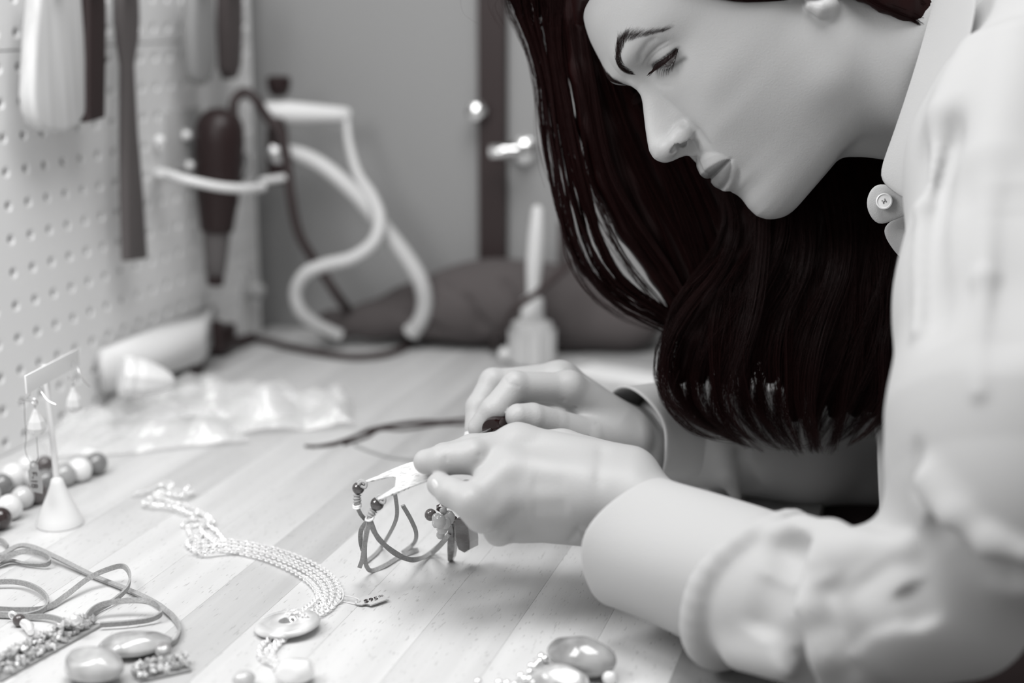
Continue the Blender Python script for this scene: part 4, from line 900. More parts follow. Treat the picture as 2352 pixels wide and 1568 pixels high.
# dark bundle at the back
dk = Field(); w3 = lambda p: (np.array(p) - CC) @ CR * 1000
for (x, y, dd, r) in ((770, 745, 1.50, 14), (860, 735, 1.50, 18), (960, 715, 1.50, 26), (1060, 700, 1.49, 34), (1140, 690, 1.49, 38), (1240, 700, 1.48, 38), (1330, 720, 1.48, 34), (1430, 745, 1.47, 24)):
    dk.ell(cm(x, y, dd * 1000 - 10), (r * 1.5, r * 1.1, r * 1.0), k=14)
dk.crease([cm(1000, 650, 1462), cm(1080, 690, 1450), cm(1120, 770, 1450)], 6, 6); dk.crease([cm(1150, 630, 1450), cm(1190, 700, 1440), cm(1180, 770, 1445)], 6, 6); dk.crease([cm(890, 700, 1480), cm(960, 730, 1465), cm(1040, 760, 1460)], 5, 4)
DV, DQ = dk.mesh((-210, -60, -1600), (170, 90, -1380), 3.0)
DW = c2w(DV); DW[:, 2] = np.maximum(DW[:, 2], TOP + .0004)
tag(link('bundled_pouch', fastmesh('bundled_pouch', DW, DQ), mat('dark_cloth', 78, .9, bump=.3, bscale=120)), 'dark grey crumpled cloth pouch heaped against the back wall', 'pouch')
o = thing('strap', tb(1140, 790), 'dark thin strap leaning up across the bottle brush', 'strap')
MB().tube(spline([tb(1130, 800, .004), D(1180, 715, 1.375), D(1226, 678, 1.37), D(1280, 632, 1.385), D(1330, 585, 1.40)], 6), .0034, 8).build('webbing', cord_m, o)
# glue bottle with a brush standing in it
bt = tb(1222, 836); o = thing('glue_bottle', bt, 'squat white bottle standing at the back of the bench', 'bottle')
MB().lathe(bt, (0, 0, 1), [(0, .018), (.002, .0205), (.034, .0205), (.040, .019), (.043, .012), (.046, .011), (.062, .0105), (.064, .009)], 28).build('bottle_body', mat('bottle_white', 196, .35), o)
for i in range(10):
    a = 2 * math.pi * i / 10; MB().tube([bt + Vector((math.cos(a) * .0205, math.sin(a) * .0205, .004)), bt + Vector((math.cos(a) * .0205, math.sin(a) * .0205, .034))], .0022, 6).build('grip_rib', MATS['bottle_white'], o)
o = thing('glue_brush', bt + Vector((0, 0, .064)), 'slim white brush handle sticking up out of the glue bottle', 'brush')
MB().tube([bt + Vector((0, 0, .050)), bt + Vector((.0006, 0, .070)), bt + Vector((.002, 0, .095)), bt + Vector((.0035, 0, .12)), bt + Vector((.0045, 0, .148)), bt + Vector((.005, 0, .1505))], [.004, .0058, .0078, .0074, .0048, .002], 16).build('handle', mat('brush_white', 212, .35), o)
tag(MB().ball(tb(1162, 812, .0075), .0075, 20).build('loose_bead', mat('pearl_bead', 235, .12, coat=1)), 'single glossy white bead beside the glue bottle', 'bead')
o = thing('dark_rod', tb(1292, 800), 'thin dark rod standing upright behind the glue bottle', 'rod')
MB().tube([tb(1290, 800), tb(1290, 800) + Vector((0, 0, .05)), tb(1290, 800) + Vector((0, 0, .125))], [.006, .0045, .0045], 10).build('shaft', steel_dark, o)
o = thing('ruler', tb(1420, 870), 'pale flat ruler lying across the bench behind the hands', 'ruler')
a, b = tb(1318, 858), tb(1560, 902); tv = (b - a); nv = Vector((-tv.y, tv.x, 0)).normalized()
MB().box(a, tv, nv * .034, (0, 0, .004), bev=.0006).build('blade', mat('ruler_white', 240, .4), o)
o = thing('paper_sheet', tb(1420, 800), 'loose grey paper sheet under the hair at the back of the bench', 'paper')
a, b = tb(1330, 826), tb(1600, 850); tv = (b - a); nv = Vector((-tv.y, tv.x, 0)).normalized()
MB().box(a, tv, nv * .10, (0, 0, .0008)).build('page', mat('paper_grey', 150, .7), o)
# ================================================================== on the bench, near
silver = mat('silver', 252, .2, metal=.45, spec=1); silver_d = mat('silver_dark', 120, .25, metal=.9)
suede = mat('suede', 168, .95, bump=.6, bscale=2500, sheen=.3, mix=146, mscale=900)
def text_on(body, name, origin, xd, yd, size, parent, m, shear=.25, ext=.00004):
    cu = bpy.data.curves.new(name, 'FONT'); cu.body = body; cu.size = size; cu.extrude = ext; cu.shear = shear; cu.align_x = 'CENTER'; cu.align_y = 'CENTER'
    to = bpy.data.objects.new('tmp', cu); COL.objects.link(to); dg = bpy.context.evaluated_depsgraph_get(); me = bpy.data.meshes.new_from_object(to.evaluated_get(dg)); bpy.data.objects.remove(to)
    xd = Vector(xd).normalized(); zd = xd.cross(Vector(yd)).normalized(); yd = zd.cross(xd); M = Matrix((xd, yd, zd)).transposed().to_4x4(); M.translation = origin; me.transform(M); me.materials.clear()
    return link(name, me, m, parent, smooth=False)
ink = mat('ink', 14, .8)
def plate3(pts, nrm, th, hole=None, hr=0):
    """thin plate from ordered 3-D outline points, with an optional round hole"""
    P = [Vector(p) for p in pts]; nrm = Vector(nrm).normalized(); m = MB(); n = len(P)
    if hole is None: 
        m.add(P + [p - nrm * th for p in P], [tuple(range(n)), tuple(range(n, 2 * n))[::-1]] + [(i, i + n, (i + 1) % n + n, (i + 1) % n) for i in range(n)]); return m
    x = nrm.orthogonal().normalized(); y = nrm.cross(x); H = Vector(hole); ring = []
    for p in P: d = p - H; a = math.atan2(d.dot(y), d.dot(x)); ring.append(H + (x * math.cos(a) + y * math.sin(a)) * hr)
    A = P + ring + [p - nrm * th for p in P] + [p - nrm * th for p in ring]
    fs = []
    for i in range(n):
        j = (i + 1) % n; fs += [(i, j, n + j, n + i), (2 * n + i, 3 * n + i, 3 * n + j, 2 * n + j), (i, 2 * n + i, 2 * n + j, j), (n + i, n + j, 3 * n + j, 3 * n + i)]
    return m.add(A, fs)
# ---- earring stand
bs = tb(138, 1204); st = thing('earring_stand', bs, 'small white T-shaped earring stand with a cone foot', 'jewellery stand')
ws = mat('stand_white', 226, .25, spec=.5)
MB().lathe(bs, (0, 0, 1), [(0, .0146), (.0008, .0152), (.0026, .0150), (.006, .0138), (.014, .0102), (.022, .0066), (.028, .0046), (.031, .0038), (.0325, .0022)], 40).build('foot', ws, st)
HB = .1095
MB().tube([bs + Vector((0, 0, .030)), bs + Vector((-.0014, 0, .070)), bs + Vector((-.0028, 0, HB - .002))], [.0021, .0019, .0018], 14).build('post', ws, st)
pA, pB = tb(57, 863, HB), tb(178, 800, HB); tv = pB - pA; mid = (pA + pB) / 2; shift = (bs + Vector((-.003, 0, 0))) - mid; shift.z = 0
bar_n = Vector((tv.y, -tv.x, 0)).normalized()
MB().box(pA - Vector((0, 0, .0115)) - bar_n * .0006, tv, bar_n * .0014, (0, 0, .0115), bev=.0004).build('crossbar', ws, st)
def earring(top, label, hooks, r, length, tagd=False):
    o = thing('drop_earring', top, label, 'earring', 'drop earrings on the white stand'); wm = mat('ear_wire', 215, .2, metal=.9)
    for q in hooks: MB().tube(spline(q, 6), .00042, 8).build('ear_wire', wm, o)
    MB().torus(top + Vector((0, 0, .0012)), .0012, .0004, (1, .3, 0), 14, 6).build('jump_ring', wm, o)
    prof = [(0, .0006), (.0012, .0018), (.18 * length, .42 * r), (.45 * length, .85 * r), (.70 * length, r), (.86 * length, .82 * r), (.96 * length, .45 * r), (length, .1 * r)]
    MB().lathe(top, (0, 0, -1), prof, 8).build('stone_drop', mat('rose_quartz', 218, .12, spec=.6, coat=.6), o, smooth=False); return o
tp = tb(81, 936, .0905) if False else at(81, 938, .955)
e1 = earring(tp, 'pale faceted drop earring on the near end of the white stand, with a tag below', [[at(76, 878, .950), at(88, 888, .948), at(98, 905, .945), at(110, 920, .944), at(128, 929, .944)], [at(38, 924, .95), at(52, 921, .952), at(70, 922, .955), at(78, 928, .955), at(80, 936, .955)], [at(76, 878, .950), at(70, 905, .955), at(62, 915, .957), at(78, 915, .955), at(86, 924, .955), at(81, 934, .955)]], .0063, .0178)
tp2 = at(168, 888, .995)
e2 = earring(tp2, 'pale faceted drop earring on the far end of the white stand', [[at(168, 830, .985), at(178, 845, .98), at(188, 868, .978), at(207, 889, .978)], [at(168, 830, .985), at(158, 862, .99), at(160, 874, .99), at(172, 868, .99), at(172, 880, .992), at(166, 886, .995)]], .0058, .0180)
tg = thing('price_tag', at(79, 1064, .955), 'small grey tag reading E-18 hung by a thread from the near earring', 'tag')
d_ = .955; ol = [(71, 1060), (75, 1057), (80, 1058), (85, 1062), (88, 1069), (88, 1076), (93, 1083), (97, 1100), (99, 1120), (98, 1134), (72, 1128), (66, 1100), (64, 1081), (68, 1075), (68, 1066)]
nv_ = (Vector(CC) - at(80, 1090, d_)).normalized()
plate3([at(x, y, d_ + .00002 * (x - 80)) for x, y in ol], nv_, .0006, at(77, 1067.5, d_), .0014).build('card', mat('tag_grey', 140, .6), tg, smooth=False)
xd = at(82, 1130, d_) - at(78, 1075, d_); text_on('E-18', 'handwriting', at(77.5, 1101, d_) + nv_ * .0002, xd, at(100, 1095, d_) - at(70, 1097, d_), .0058, tg, ink, .1)
MB().tube(spline([at(56, 922, .957), at(57, 960, .957), at(60, 1000, .957), at(58, 1030, .957), at(64, 1052, .956), at(73, 1064, .955)], 6), .00022, 6).build('thread', mat('thread', 120, .8), tg)
MB().tube(spline([at(84, 1003, .955), at(86, 1030, .955), at(87, 1050, .955), at(80, 1063, .954)], 6), .00022, 6).build('thread', mat('thread', 120, .8), tg)
# ---- big bead necklace
bn = thing('bead_necklace', tb(110, 1110), 'necklace of large round grey, white and black beads coiled beside the earring stand', 'necklace')
bms = [(40, .08), (78, .1), (120, .1), (160, .12), (196, .12), (226, .1)]
def bmat(g): g = min(bms, key=lambda t: abs(t[0] - g))[0]; return mat('bead_%s' % {40: 'black', 78: 'charcoal', 120: 'grey', 160: 'silver_grey', 196: 'pale', 226: 'white'}[g], g, .1, coat=.8, mix=None)
for (x, y, rp, g) in ((221, 1064, 25, 110), (183, 1078, 27, 226), (147, 1090, 26, 170), (103, 1066, 19, 78), (106, 1103, 24, 140), (31, 1092, 28, 226), (4, 1112, 24, 100), (74, 1098, 20, 200), (84, 1132, 24, 60), (52, 1142, 25, 190), (22, 1164, 28, 226), (0, 1190, 25, 40), (-30, 1205, 26, 160), (-25, 1135, 25, 200), (62, 1068, 20, 226)):
    dd = tb(x, y, .006)[1]; r = rp * (tb(x, y, .006) - Vector(CC)).length / FPX; c = tb(x, y, r)
    b_ = MB().ball(c, r, 24).build('bead', bmat(g), bn)
MB().tube(spline([tb(x, y, .007) for x, y in ((221, 1064), (183, 1078), (147, 1090), (106, 1103), (84, 1132), (52, 1142), (22, 1164), (0, 1190), (-30, 1205))], 4), .0006, 6).build('cord', ink, bn)
# ---- clear plastic bags
film = bpy.data.materials.new('clear_film'); film.use_nodes = True; nt = film.node_tree; b = nt.nodes['Principled BSDF']; b.inputs['Base Color'].default_value = (1, 1, 1, 1); b.inputs['Roughness'].default_value = .12; b.inputs['Specular IOR Level'].default_value = 1.0; b.inputs['Alpha'].default_value = .27; b.inputs['Coat Weight'].default_value = .8
def bag(cx, cy, w_, h_, rot, seed, label, amp=.016):
    o = tb(cx, cy); nx, ny = 30, 22; vs = []; noise.seed_set(seed); off = Vector((seed * 3.1, seed * 1.7, 0))
    R = Matrix.Rotation(rot, 3, 'Z')
    for layer in (0, 1):
        for j in range(ny + 1):
            for i in range(nx + 1):
                u, v = i / nx * 2 - 1, j / ny * 2 - 1; p = Vector((u * w_ / 2, v * h_ / 2, 0)); q = p * 17 + off
                a = abs(noise.noise(q)) ; b2 = abs(noise.noise(q * 2.3 + Vector((4, 1, 2)))); e = (1 - u ** 4) * (1 - v ** 4)
                z = (a * 1.5 + b2 * .7 - .1) * amp * (.35 + .65 * e) + (.010 * e if layer else .0006)
                p += Vector((noise.noise(q * .8 + Vector((9, 0, 0))), noise.noise(q * .8 + Vector((0, 9, 0))), 0)) * .010
                P = R @ p; pen = (W0 + .014) - ((P + o) @ Vector(N)); P += Vector(N) * max(pen, 0); vs.append((P.x, P.y, max(z, .0005)))
    fs = []; n1 = (nx + 1) * (ny + 1)
    for L in (0, n1):
        for j in range(ny):
            for i in range(nx): k = L + j * (nx + 1) + i; fs.append((k, k + 1, k + nx + 2, k + nx + 1))
    for i in range(nx): fs.append((i, i + 1, n1 + i + 1, n1 + i)); k = ny * (nx + 1) + i; fs.append((k, k + 1, n1 + k + 1, n1 + k))
    me = mesh('plastic_bag', vs, fs); ob = link('plastic_bag', me, film, smooth=False); ob.location = o; tag(ob, label, 'bag', 'clear plastic bags'); return ob
bag(330, 1000, .155, .10, .35, 3, 'crumpled clear plastic bag lying beside the bead necklace')
bag(450, 935, .16, .085, .15, 5, 'crumpled clear plastic bag lying behind the others near the power strip', .018)
bag(680, 960, .10, .085, .2, 8, 'small clear plastic bag at the end of the bags, next to the black cord', .020)
# ---- thin cords behind the hands
thin_b = mat('waxed_cord', 44, .5)
o = thing('waxed_cord', tb(720, 1024), 'black waxed cord trailing across the bench toward the far hand', 'cord')
for q in ([(715, 1026), (770, 1016), (830, 996), (900, 978), (980, 970), (1085, 960)], [(790, 1020), (840, 1004), (872, 986), (930, 986), (1010, 974), (1090, 972)], [(700, 1024), (760, 1022), (812, 1003), (850, 985), (915, 972), (985, 966), (1060, 974)]):
    MB().tube(spline([tb(x, y, .0012) for x, y in q], 6), .0011, 8).build('strand', thin_b, o)
o = thing('grey_cord', tb(820, 1030), 'thin grey cord curving under the black waxed cord', 'cord')
MB().tube(spline([tb(x, y, .001) for x, y in ((815, 1022), (850, 1036), (900, 1050), (960, 1056), (1020, 1052))], 6), .0011, 8).build('strand', mat('grey_thread', 150, .7), o)
# ---- silver chain necklace
nk = thing('chain_necklace', tb(660, 1300), 'silver necklace of four curb chains with a round shell pendant', 'necklace')
def chain_mesh(pts, R=.00135, r=.00046, pitch=.0026, lift=.0016, name='chain_strand', jitter=0):
    q = spline(pts, 14); L = [0.]
    for i in range(1, len(q)): L.append(L[-1] + (q[i] - q[i - 1]).length)
    n = int(L[-1] / pitch); m = MB(); j = 0
    for k in range(n):
        s = (k + .5) * pitch
        while j < len(L) - 2 and L[j + 1] < s: j += 1
        t = (s - L[j]) / max(L[j + 1] - L[j], 1e-9); P = q[j].lerp(q[j + 1], t); T = (q[j + 1] - q[j]).normalized(); S_ = Vector((0, 0, 1)).cross(T).normalized(); Nn = T.cross(S_)
        a = (1.05 if k % 2 else -.25) + random.uniform(-.1, .1); ax = (Nn * math.cos(a) + S_ * math.sin(a) * (1 if k % 2 == 0 else 1)).normalized()
        if jitter: ax = (ax + Vector([random.uniform(-jitter, jitter) for _ in range(3)])).normalized()
        xd = (T + S_ * .38).normalized(); xd = (xd - ax * xd.dot(ax)).normalized()
        m.torus(P + Vector((0, 0, lift)), R, r, ax, 12, 6, 1.25, xd)
    return m.build(name, silver, nk, weld=False)
main = [(446, 1268), (500, 1262), (560, 1268), (620, 1280), (680, 1300), (730, 1325), (760, 1352), (768, 1382), (752, 1408), (720, 1425)]
for k, (dx, dy, z) in enumerate(((0, 6, 0), (12, -6, .0006), (16, -15, .001), (24, -24, 0))):
    pts = []
    for i, (x, y) in enumerate(main):
        t = i / (len(main) - 1); sw = math.sin(math.pi * min(t * 1.15, 1)); cx_ = (x - 560) * (1 - .12 * (3 - k) * max(0, t - .3) * .9) + 560
        pts.append(tb(cx_ + dx * .4 * sw + (k - 1.5) * 7 * t, y + dy * (.8 - .6 * t) + (3 - k) * 9 * t * sw, z + .0004))
    chain_mesh(pts)
chain_mesh([tb(712, 1428, .004), tb(690, 1412, .006), tb(672, 1408, .0075), tb(660, 1418, .0062), tb(666, 1432, .0045)]); chain_mesh([tb(718, 1436, .004), tb(700, 1420, .0065), tb(682, 1412, .008), tb(671, 1420, .0065), tb(674, 1434, .004)])
chain_mesh([tb(735, 1372, .001), tb(712, 1396, .003), tb(694, 1408, .005)]); chain_mesh([tb(700, 1330, .0005), tb(722, 1352, .0005), tb(738, 1376, .001), tb(746, 1398, .002)])
for q in ([(648, 1462), (618, 1474), (598, 1494), (600, 1516), (622, 1532)], [(656, 1466), (628, 1486), (612, 1504), (624, 1526), (640, 1552), (646, 1590)], [(662, 1468), (640, 1486), (626, 1508), (638, 1532), (656, 1560), (660, 1592)]):
    chain_mesh([tb(x, y, .0005) for x, y in q])
heap = [[(450, 1268), (436, 1262), (430, 1250), (442, 1242), (462, 1248), (478, 1262), (500, 1258)], [(500, 1256), (482, 1240), (462, 1222), (470, 1206), (488, 1204), (480, 1192), (462, 1182), (440, 1184), (424, 1178)], [(424, 1178), (400, 1168), (372, 1164), (345, 1162), (330, 1158), (352, 1148), (380, 1150), (410, 1160), (436, 1170)],
        [(520, 1256), (504, 1232), (486, 1216), (462, 1210), (436, 1212), (420, 1210), (438, 1196), (470, 1200)], [(306, 1138), (330, 1134), (352, 1126), (370, 1118), (392, 1126), (414, 1132), (436, 1134), (446, 1130)], [(446, 1132), (420, 1142), (392, 1140), (372, 1134), (356, 1140), (380, 1150), (402, 1158), (430, 1164), (456, 1176), (478, 1196), (488, 1206)],
        [(432, 1212), (436, 1230), (452, 1240), (470, 1232), (482, 1244), (500, 1250), (512, 1262)], [(446, 1270), (470, 1276), (500, 1272), (530, 1270), (560, 1270)], [(368, 1120), (380, 1112), (396, 1116), (388, 1130), (402, 1138), (424, 1130), (434, 1120)]]
for i, q in enumerate(heap): chain_mesh([tb(x, y, .0006 + .0012 * (i % 3)) for x, y in q], jitter=.25)
# pendant disc
dc = tb(660, 1430, .0045); tn = Vector((-.10, .02, 1)).normalized()
shell = bpy.data.materials.new('pearl_shell'); shell.use_nodes = True; nt = shell.node_tree; b = nt.nodes['Principled BSDF']; b.inputs['Roughness'].default_value = .1; b.inputs['Coat Weight'].default_value = .7
tc = nt.nodes.new('ShaderNodeTexCoord'); wv = nt.nodes.new('ShaderNodeTexWave'); wv.inputs['Scale'].default_value = 26; wv.inputs['Distortion'].default_value = 7; wv.inputs['Detail'].default_value = 3; nt.links.new(tc.outputs['Object'], wv.inputs['Vector'])
rp = nt.nodes.new('ShaderNodeValToRGB'); rp.color_ramp.elements[0].color = tone(188); rp.color_ramp.elements[1].color = tone(216); nt.links.new(wv.outputs['Fac'], rp.inputs[0]); nt.links.new(rp.outputs[0], b.inputs['Base Color'])
MB().lathe(dc - tn * .002, tn, [(0, .0046), (-.0003, .0060), (-.0004, .0165), (.0004, .0178), (.0016, .0182), (.0028, .0176), (.0036, .0160), (.0040, .0060), (.0036, .0046), (0, .0046)], 56, capends=False).build('pendant_disc', shell, nk, label='round pale shell disc with a central hole')
# its tag
pt = thing('price_tag', tb(850, 1378, .001), 'small grey price tag reading $95 tied to the silver chain necklace', 'tag')
ol = [(815, 1382), (819, 1377), (826, 1375), (829, 1372), (842, 1368), (862, 1363), (876, 1363), (884, 1367), (889, 1371), (889, 1374), (868, 1381), (852, 1386), (843, 1386), (832, 1389), (822, 1388), (816, 1385)]
P = [tb(x, y, .0016 + (.0012 if x > 850 else 0)) for x, y in ol]; c0 = sum(P, Vector()) / len(P); nn_ = Vector((-.03, 0, 1)).normalized()
P = [p - nn_ * (p - c0).dot(nn_) for p in P]
plate3(P[::-1], nn_, .0007, tb(823.5, 1382, .0019), .0009).build('card', mat('tag_light', 196, .6), pt, smooth=False)
xd = tb(880, 1370, .002) - tb(825, 1384, .002); yd = Vector((0, 0, 1)).cross(xd)
cpt = tb(854, 1375.5, .0026); cpt = cpt - nn_ * ((cpt - c0).dot(nn_) - .00022)
text_on('$95', 'handwriting', cpt - xd.normalized() * .0012, xd, yd, .0062, pt, ink, .35); text_on('00', 'handwriting', cpt + xd.normalized() * .0064 + yd.normalized() * .0014, xd, yd, .0032, pt, ink, .35)
th_m = mat('white_thread', 215, .7)
for q in ([(770, 1372, .002), (790, 1368, .003), (808, 1370, .003), (824, 1376, .003), (824, 1383, .002)], [(772, 1376, .002), (792, 1382, .0005), (806, 1385, .0005), (816, 1386, .001)], [(768, 1350, .004), (784, 1350, .005), (789, 1366, .004), (782, 1382, .001), (768, 1388, .001)], [(764, 1366, .002), (785, 1357, .004), (787, 1374, .003), (776, 1386, .001)]):
    MB().tube(spline([tb(*p) for p in q], 8), .00030, 6).build('thread', th_m, pt)
# ---- suede laces
def lace(label, paths, group='suede laces in a loose coil'):
    p0 = paths[0][0]; o = thing('suede_lace', tb(p0[0], p0[1]), label, 'lace', group)
    for q in paths:
        pts = spline([tb(p[0], p[1], p[2] + .0014) for p in q], 9); n = len(pts)
        lean = [(p[3] if len(p) > 3 else 1.0) for p in q]; ups = []
        for i in range(n):
            t = i / (n - 1) * (len(q) - 1); a = int(min(t, len(q) - 2)); l = lean[a] + (lean[a + 1] - lean[a]) * (t - a)
            T = (pts[min(i + 1, n - 1)] - pts[max(i - 1, 0)]).normalized(); S_ = Vector((0, 0, 1)).cross(T).normalized(); ups.append(Vector((0, 0, 1)) * l + S_ * (1 - abs(l)))
        MB().ribbon(pts, .0030, .0013, ups).build('strip', suede, o)
    return o
lace('long grey suede lace running from the left edge past the looped lace', [[(-40, 1262, .001, .2), (0, 1274, .003, .2), (40, 1254, .004, .3), (75, 1256, .004, .3), (130, 1280, .003, .2), (215, 1322, .001, .1), (290, 1352, .001, .1), (350, 1380, .001, .2), (392, 1410, .001, .6), (412, 1440, .001, .9), (405, 1468, .001, .9), (388, 1480, .001, .9)]])
lace('grey suede lace in one tall upright loop in the coil', [[(-40, 1395, .001, .9), (40, 1400, .001, .9), (105, 1395, .001, .8), (150, 1368, .002, .5), (200, 1330, .006, .6), (245, 1308, .009, .8), (282, 1300, .009, .9), (298, 1320, .008, .9), (292, 1350, .005, .9), (262, 1378, .002, .9), (225, 1400, .001, .9), (205, 1420, .001, .9)]])
lace('grey suede lace folded flat in a loop next to the crystal band', [[(196, 1420, .002, .9), (212, 1400, .005, .9), (240, 1386, .007, .8), (290, 1379, .008, .6), (335, 1380, .008, .5), (364, 1392, .006, .9), (370, 1408, .004, .9), (345, 1422, .002, .9), (290, 1430, .002, .8), (230, 1434, .002, .8)]])
lace('grey suede lace doubled back in a narrow bend at the left edge', [[(-40, 1300, .001, .9), (0, 1283, .005, .8), (50, 1266, .007, .6), (88, 1268, .007, .9), (114, 1282, .005, .9), (104, 1296, .002, .8), (60, 1294, .001, .5), (20, 1288, .001, .5), (-30, 1312, .001, .5)], [(-40, 1246, .001, .9), (0, 1240, .002, .9), (18, 1256, .001, .9)]])
lace('grey suede lace making a low round loop below the others', [[(-60, 1348, .001, .9), (0, 1336, .003, .9), (50, 1338, .003, .9), (90, 1354, .003, .9), (110, 1378, .002, .9), (98, 1400, .001, .9), (60, 1412, .001, .8), (0, 1410, .001, .8), (-50, 1420, .001, .8)]])
lace('thin dark-edged suede lace ending at the crystal band', [[(-40, 1410, .001, .8), (20, 1412, .001, .8), (70, 1416, .001, .8), (110, 1416, .002, .9), (140, 1424, .003, .9), (156, 1436, .004, .9)]])
o = thing('clasp', tb(60, 1425), 'small metal clasp with a dark bead on the suede lace', 'clasp')
MB().ball(tb(44, 1424, .0035), .0036, 18).build('dark_bead', bmat(78), o); MB().torus(tb(31, 1414, .004), .0026, .0008, (.3, .8, .3), 18, 8).build('ring', silver, o)
MB().tube([tb(54, 1430, .004), tb(66, 1438, .004), tb(70, 1452, .003)], [.0024, .0030, .0018], 10).build('crimp', silver, o)
# ---- crystal band and polished stones, bottom left
crystal = mat('crystal', 205, .12, spec=.8, coat=.8)
def crystal_band(label, p0, p1, w0, w1, n, g=205):
    a, b2 = tb(*p0), tb(*p1); o = thing('crystal_band', (a + b2) / 2, label, 'bracelet'); d = b2 - a; side = Vector((-d.y, d.x, 0)).normalized()
    MB().box(a - side * w0 * .5, d, side * w0, (0, 0, .0018), bev=.0005).build('band', mat('band_backing', 150, .6), o)
    for i in range(n):
        t = random.random(); s_ = random.uniform(-.5, .5); w = w0 + (w1 - w0) * t; c = a + d * t + side * s_ * w; z = .0030 + random.random() * .0045 * (1 - abs(s_) * 1.2); r = random.uniform(.0011, .0021)
        m = MB(); R = Matrix.Rotation(random.random() * 6, 3, Vector((random.random(), random.random(), random.random())).normalized())
        vs = [c + Vector((0, 0, z)) + R @ (Vector(v) * r) for v in ((1, 0, 0), (-1, 0, 0), (0, 1, 0), (0, -1, 0), (0, 0, 1.5), (0, 0, -1.5))]
        m.add(vs, [(0, 2, 4), (2, 1, 4), (1, 3, 4), (3, 0, 4), (2, 0, 5), (1, 2, 5), (3, 1, 5), (0, 3, 5)]); m.build('crystal', mat('crystal_dim', 168, .2, coat=.8) if i % 3 else crystal, o, smooth=False)
    return o
crystal_band('sparkling crystal cluster band crossing the bottom left corner', (-30, 1560), (205, 1432), .019, .014, 230)
crystal_band('short sparkling crystal band lying beyond the polished stones', (310, 1556), (430, 1530), .016, .010, 110)
tag(MB().ball(tb(171, 1424, .011), .0032, 16).build('rhinestone', mat('rhinestone', 248, .08, metal=.5)), 'bright round rhinestone on the tip of the crystal band', 'bead')
def stone(name, label, cx, cy, rx, ry, rz, rot, m, seed, facets=None, tilt=0, zc=None, group=None):
    f = Field(); R = np.array(Matrix.Rotation(rot, 3, 'Z')); f.ell((0, 0, 0), (rx, ry, rz), R.T, k=0)
    rr = random.Random(seed)
    for i in range(facets or 0):
        a = rr.uniform(0, 6.28); e = rr.uniform(.1, 1.3); n_ = np.array([math.cos(a) * math.cos(e), math.sin(a) * math.cos(e), math.sin(e)]); loc = R @ (R.T @ n_ * np.array([rx, ry, rz]) ** 1)
        f._n('s', (lambda P, n_=n_, dd=np.linalg.norm((R.T @ n_) * [rx, ry, rz]) * rr.uniform(.80, .90): (dd - P @ n_)), (0, 0, 0), 1e6, 1.2)
    V, Q = f.mesh((-rx * 1.6,) * 3, (rx * 1.6,) * 3, max(rx / 22, .4)); V = V @ np.array(Matrix.Rotation(tilt, 3, 'X')).T
    zmin = V[:, 2].min(); me = fastmesh(name, V * .001, Q); o = link(name, me, m); o.location = tb(cx, cy) + Vector((0, 0, -zmin * .001 + .0002 + (zc or 0))); return tag(o, label, 'stone', group)
stone_g = mat('agate_grey', 165, .08, coat=1, mix=208, mscale=120, detail=3); stone_d = mat('agate_dark', 92, .08, coat=1, mix=186, mscale=70); stone_l = mat('stone_white', 235, .12, coat=1)
stone('polished_stone', 'large flat polished stone with a grey patch, between the crystal bands', 310, 1502, 20, 12, 6, .35, mat('agate_patch', 128, .07, coat=1, mix=196, mscale=45), 3, 7)
stone('polished_stone', 'polished pale stone with dark sides at the very bottom beneath the flat one', 214, 1566, 17, 11, 9, -.2, mat('agate_side', 146, .08, coat=1, mix=196, mscale=50), 5, 6)
stone('polished_stone', 'small rounded grey stone at the end of the flat polished one', 376, 1512, 4.5, 4.5, 4.5, 0, stone_d, 6, 2)
stone('polished_stone', 'glossy white stone at the bottom edge beside the chain', 680, 1570, 10.5, 8, 7, .3, stone_l, 8, 4)
stone('polished_stone', 'small clear stone at the bottom edge past the glossy white one', 560, 1575, 6, 5, 4, 0, stone_g, 9, 3)
stone('polished_stone', 'large banded grey stone at the bottom edge below the hands', 1335, 1548, 19, 12, 10, -.5, mat('agate_banded', 110, .1, coat=1, mix=172, mscale=38), 12, 5, .1)
stone('polished_stone', 'pale translucent stone half hidden below the banded stone', 1290, 1590, 15, 9, 7, -.3, stone_g, 14, 3)
stone('polished_stone', 'little bright stone at the bottom edge next to the banded stone', 1400, 1572, 4, 4, 4, 0, stone_l, 15, 2)
o = thing('beaded_chain', tb(1200, 1560), 'string of small silver beads leading to the banded stone', 'chain')
for (x, y) in ((1243, 1508), (1252, 1513), (1233, 1526), (1228, 1531), (1220, 1530), (1217, 1544), (1205, 1560), (1196, 1553), (1216, 1560), (1228, 1568), (1146, 1568), (1164, 1570), (1098, 1566), (1240, 1520), (1182, 1574)): MB().ball(tb(x, y, .0022), .0022, 14).build('bead', mat('bright_bead', 240, .1, metal=.7), o)
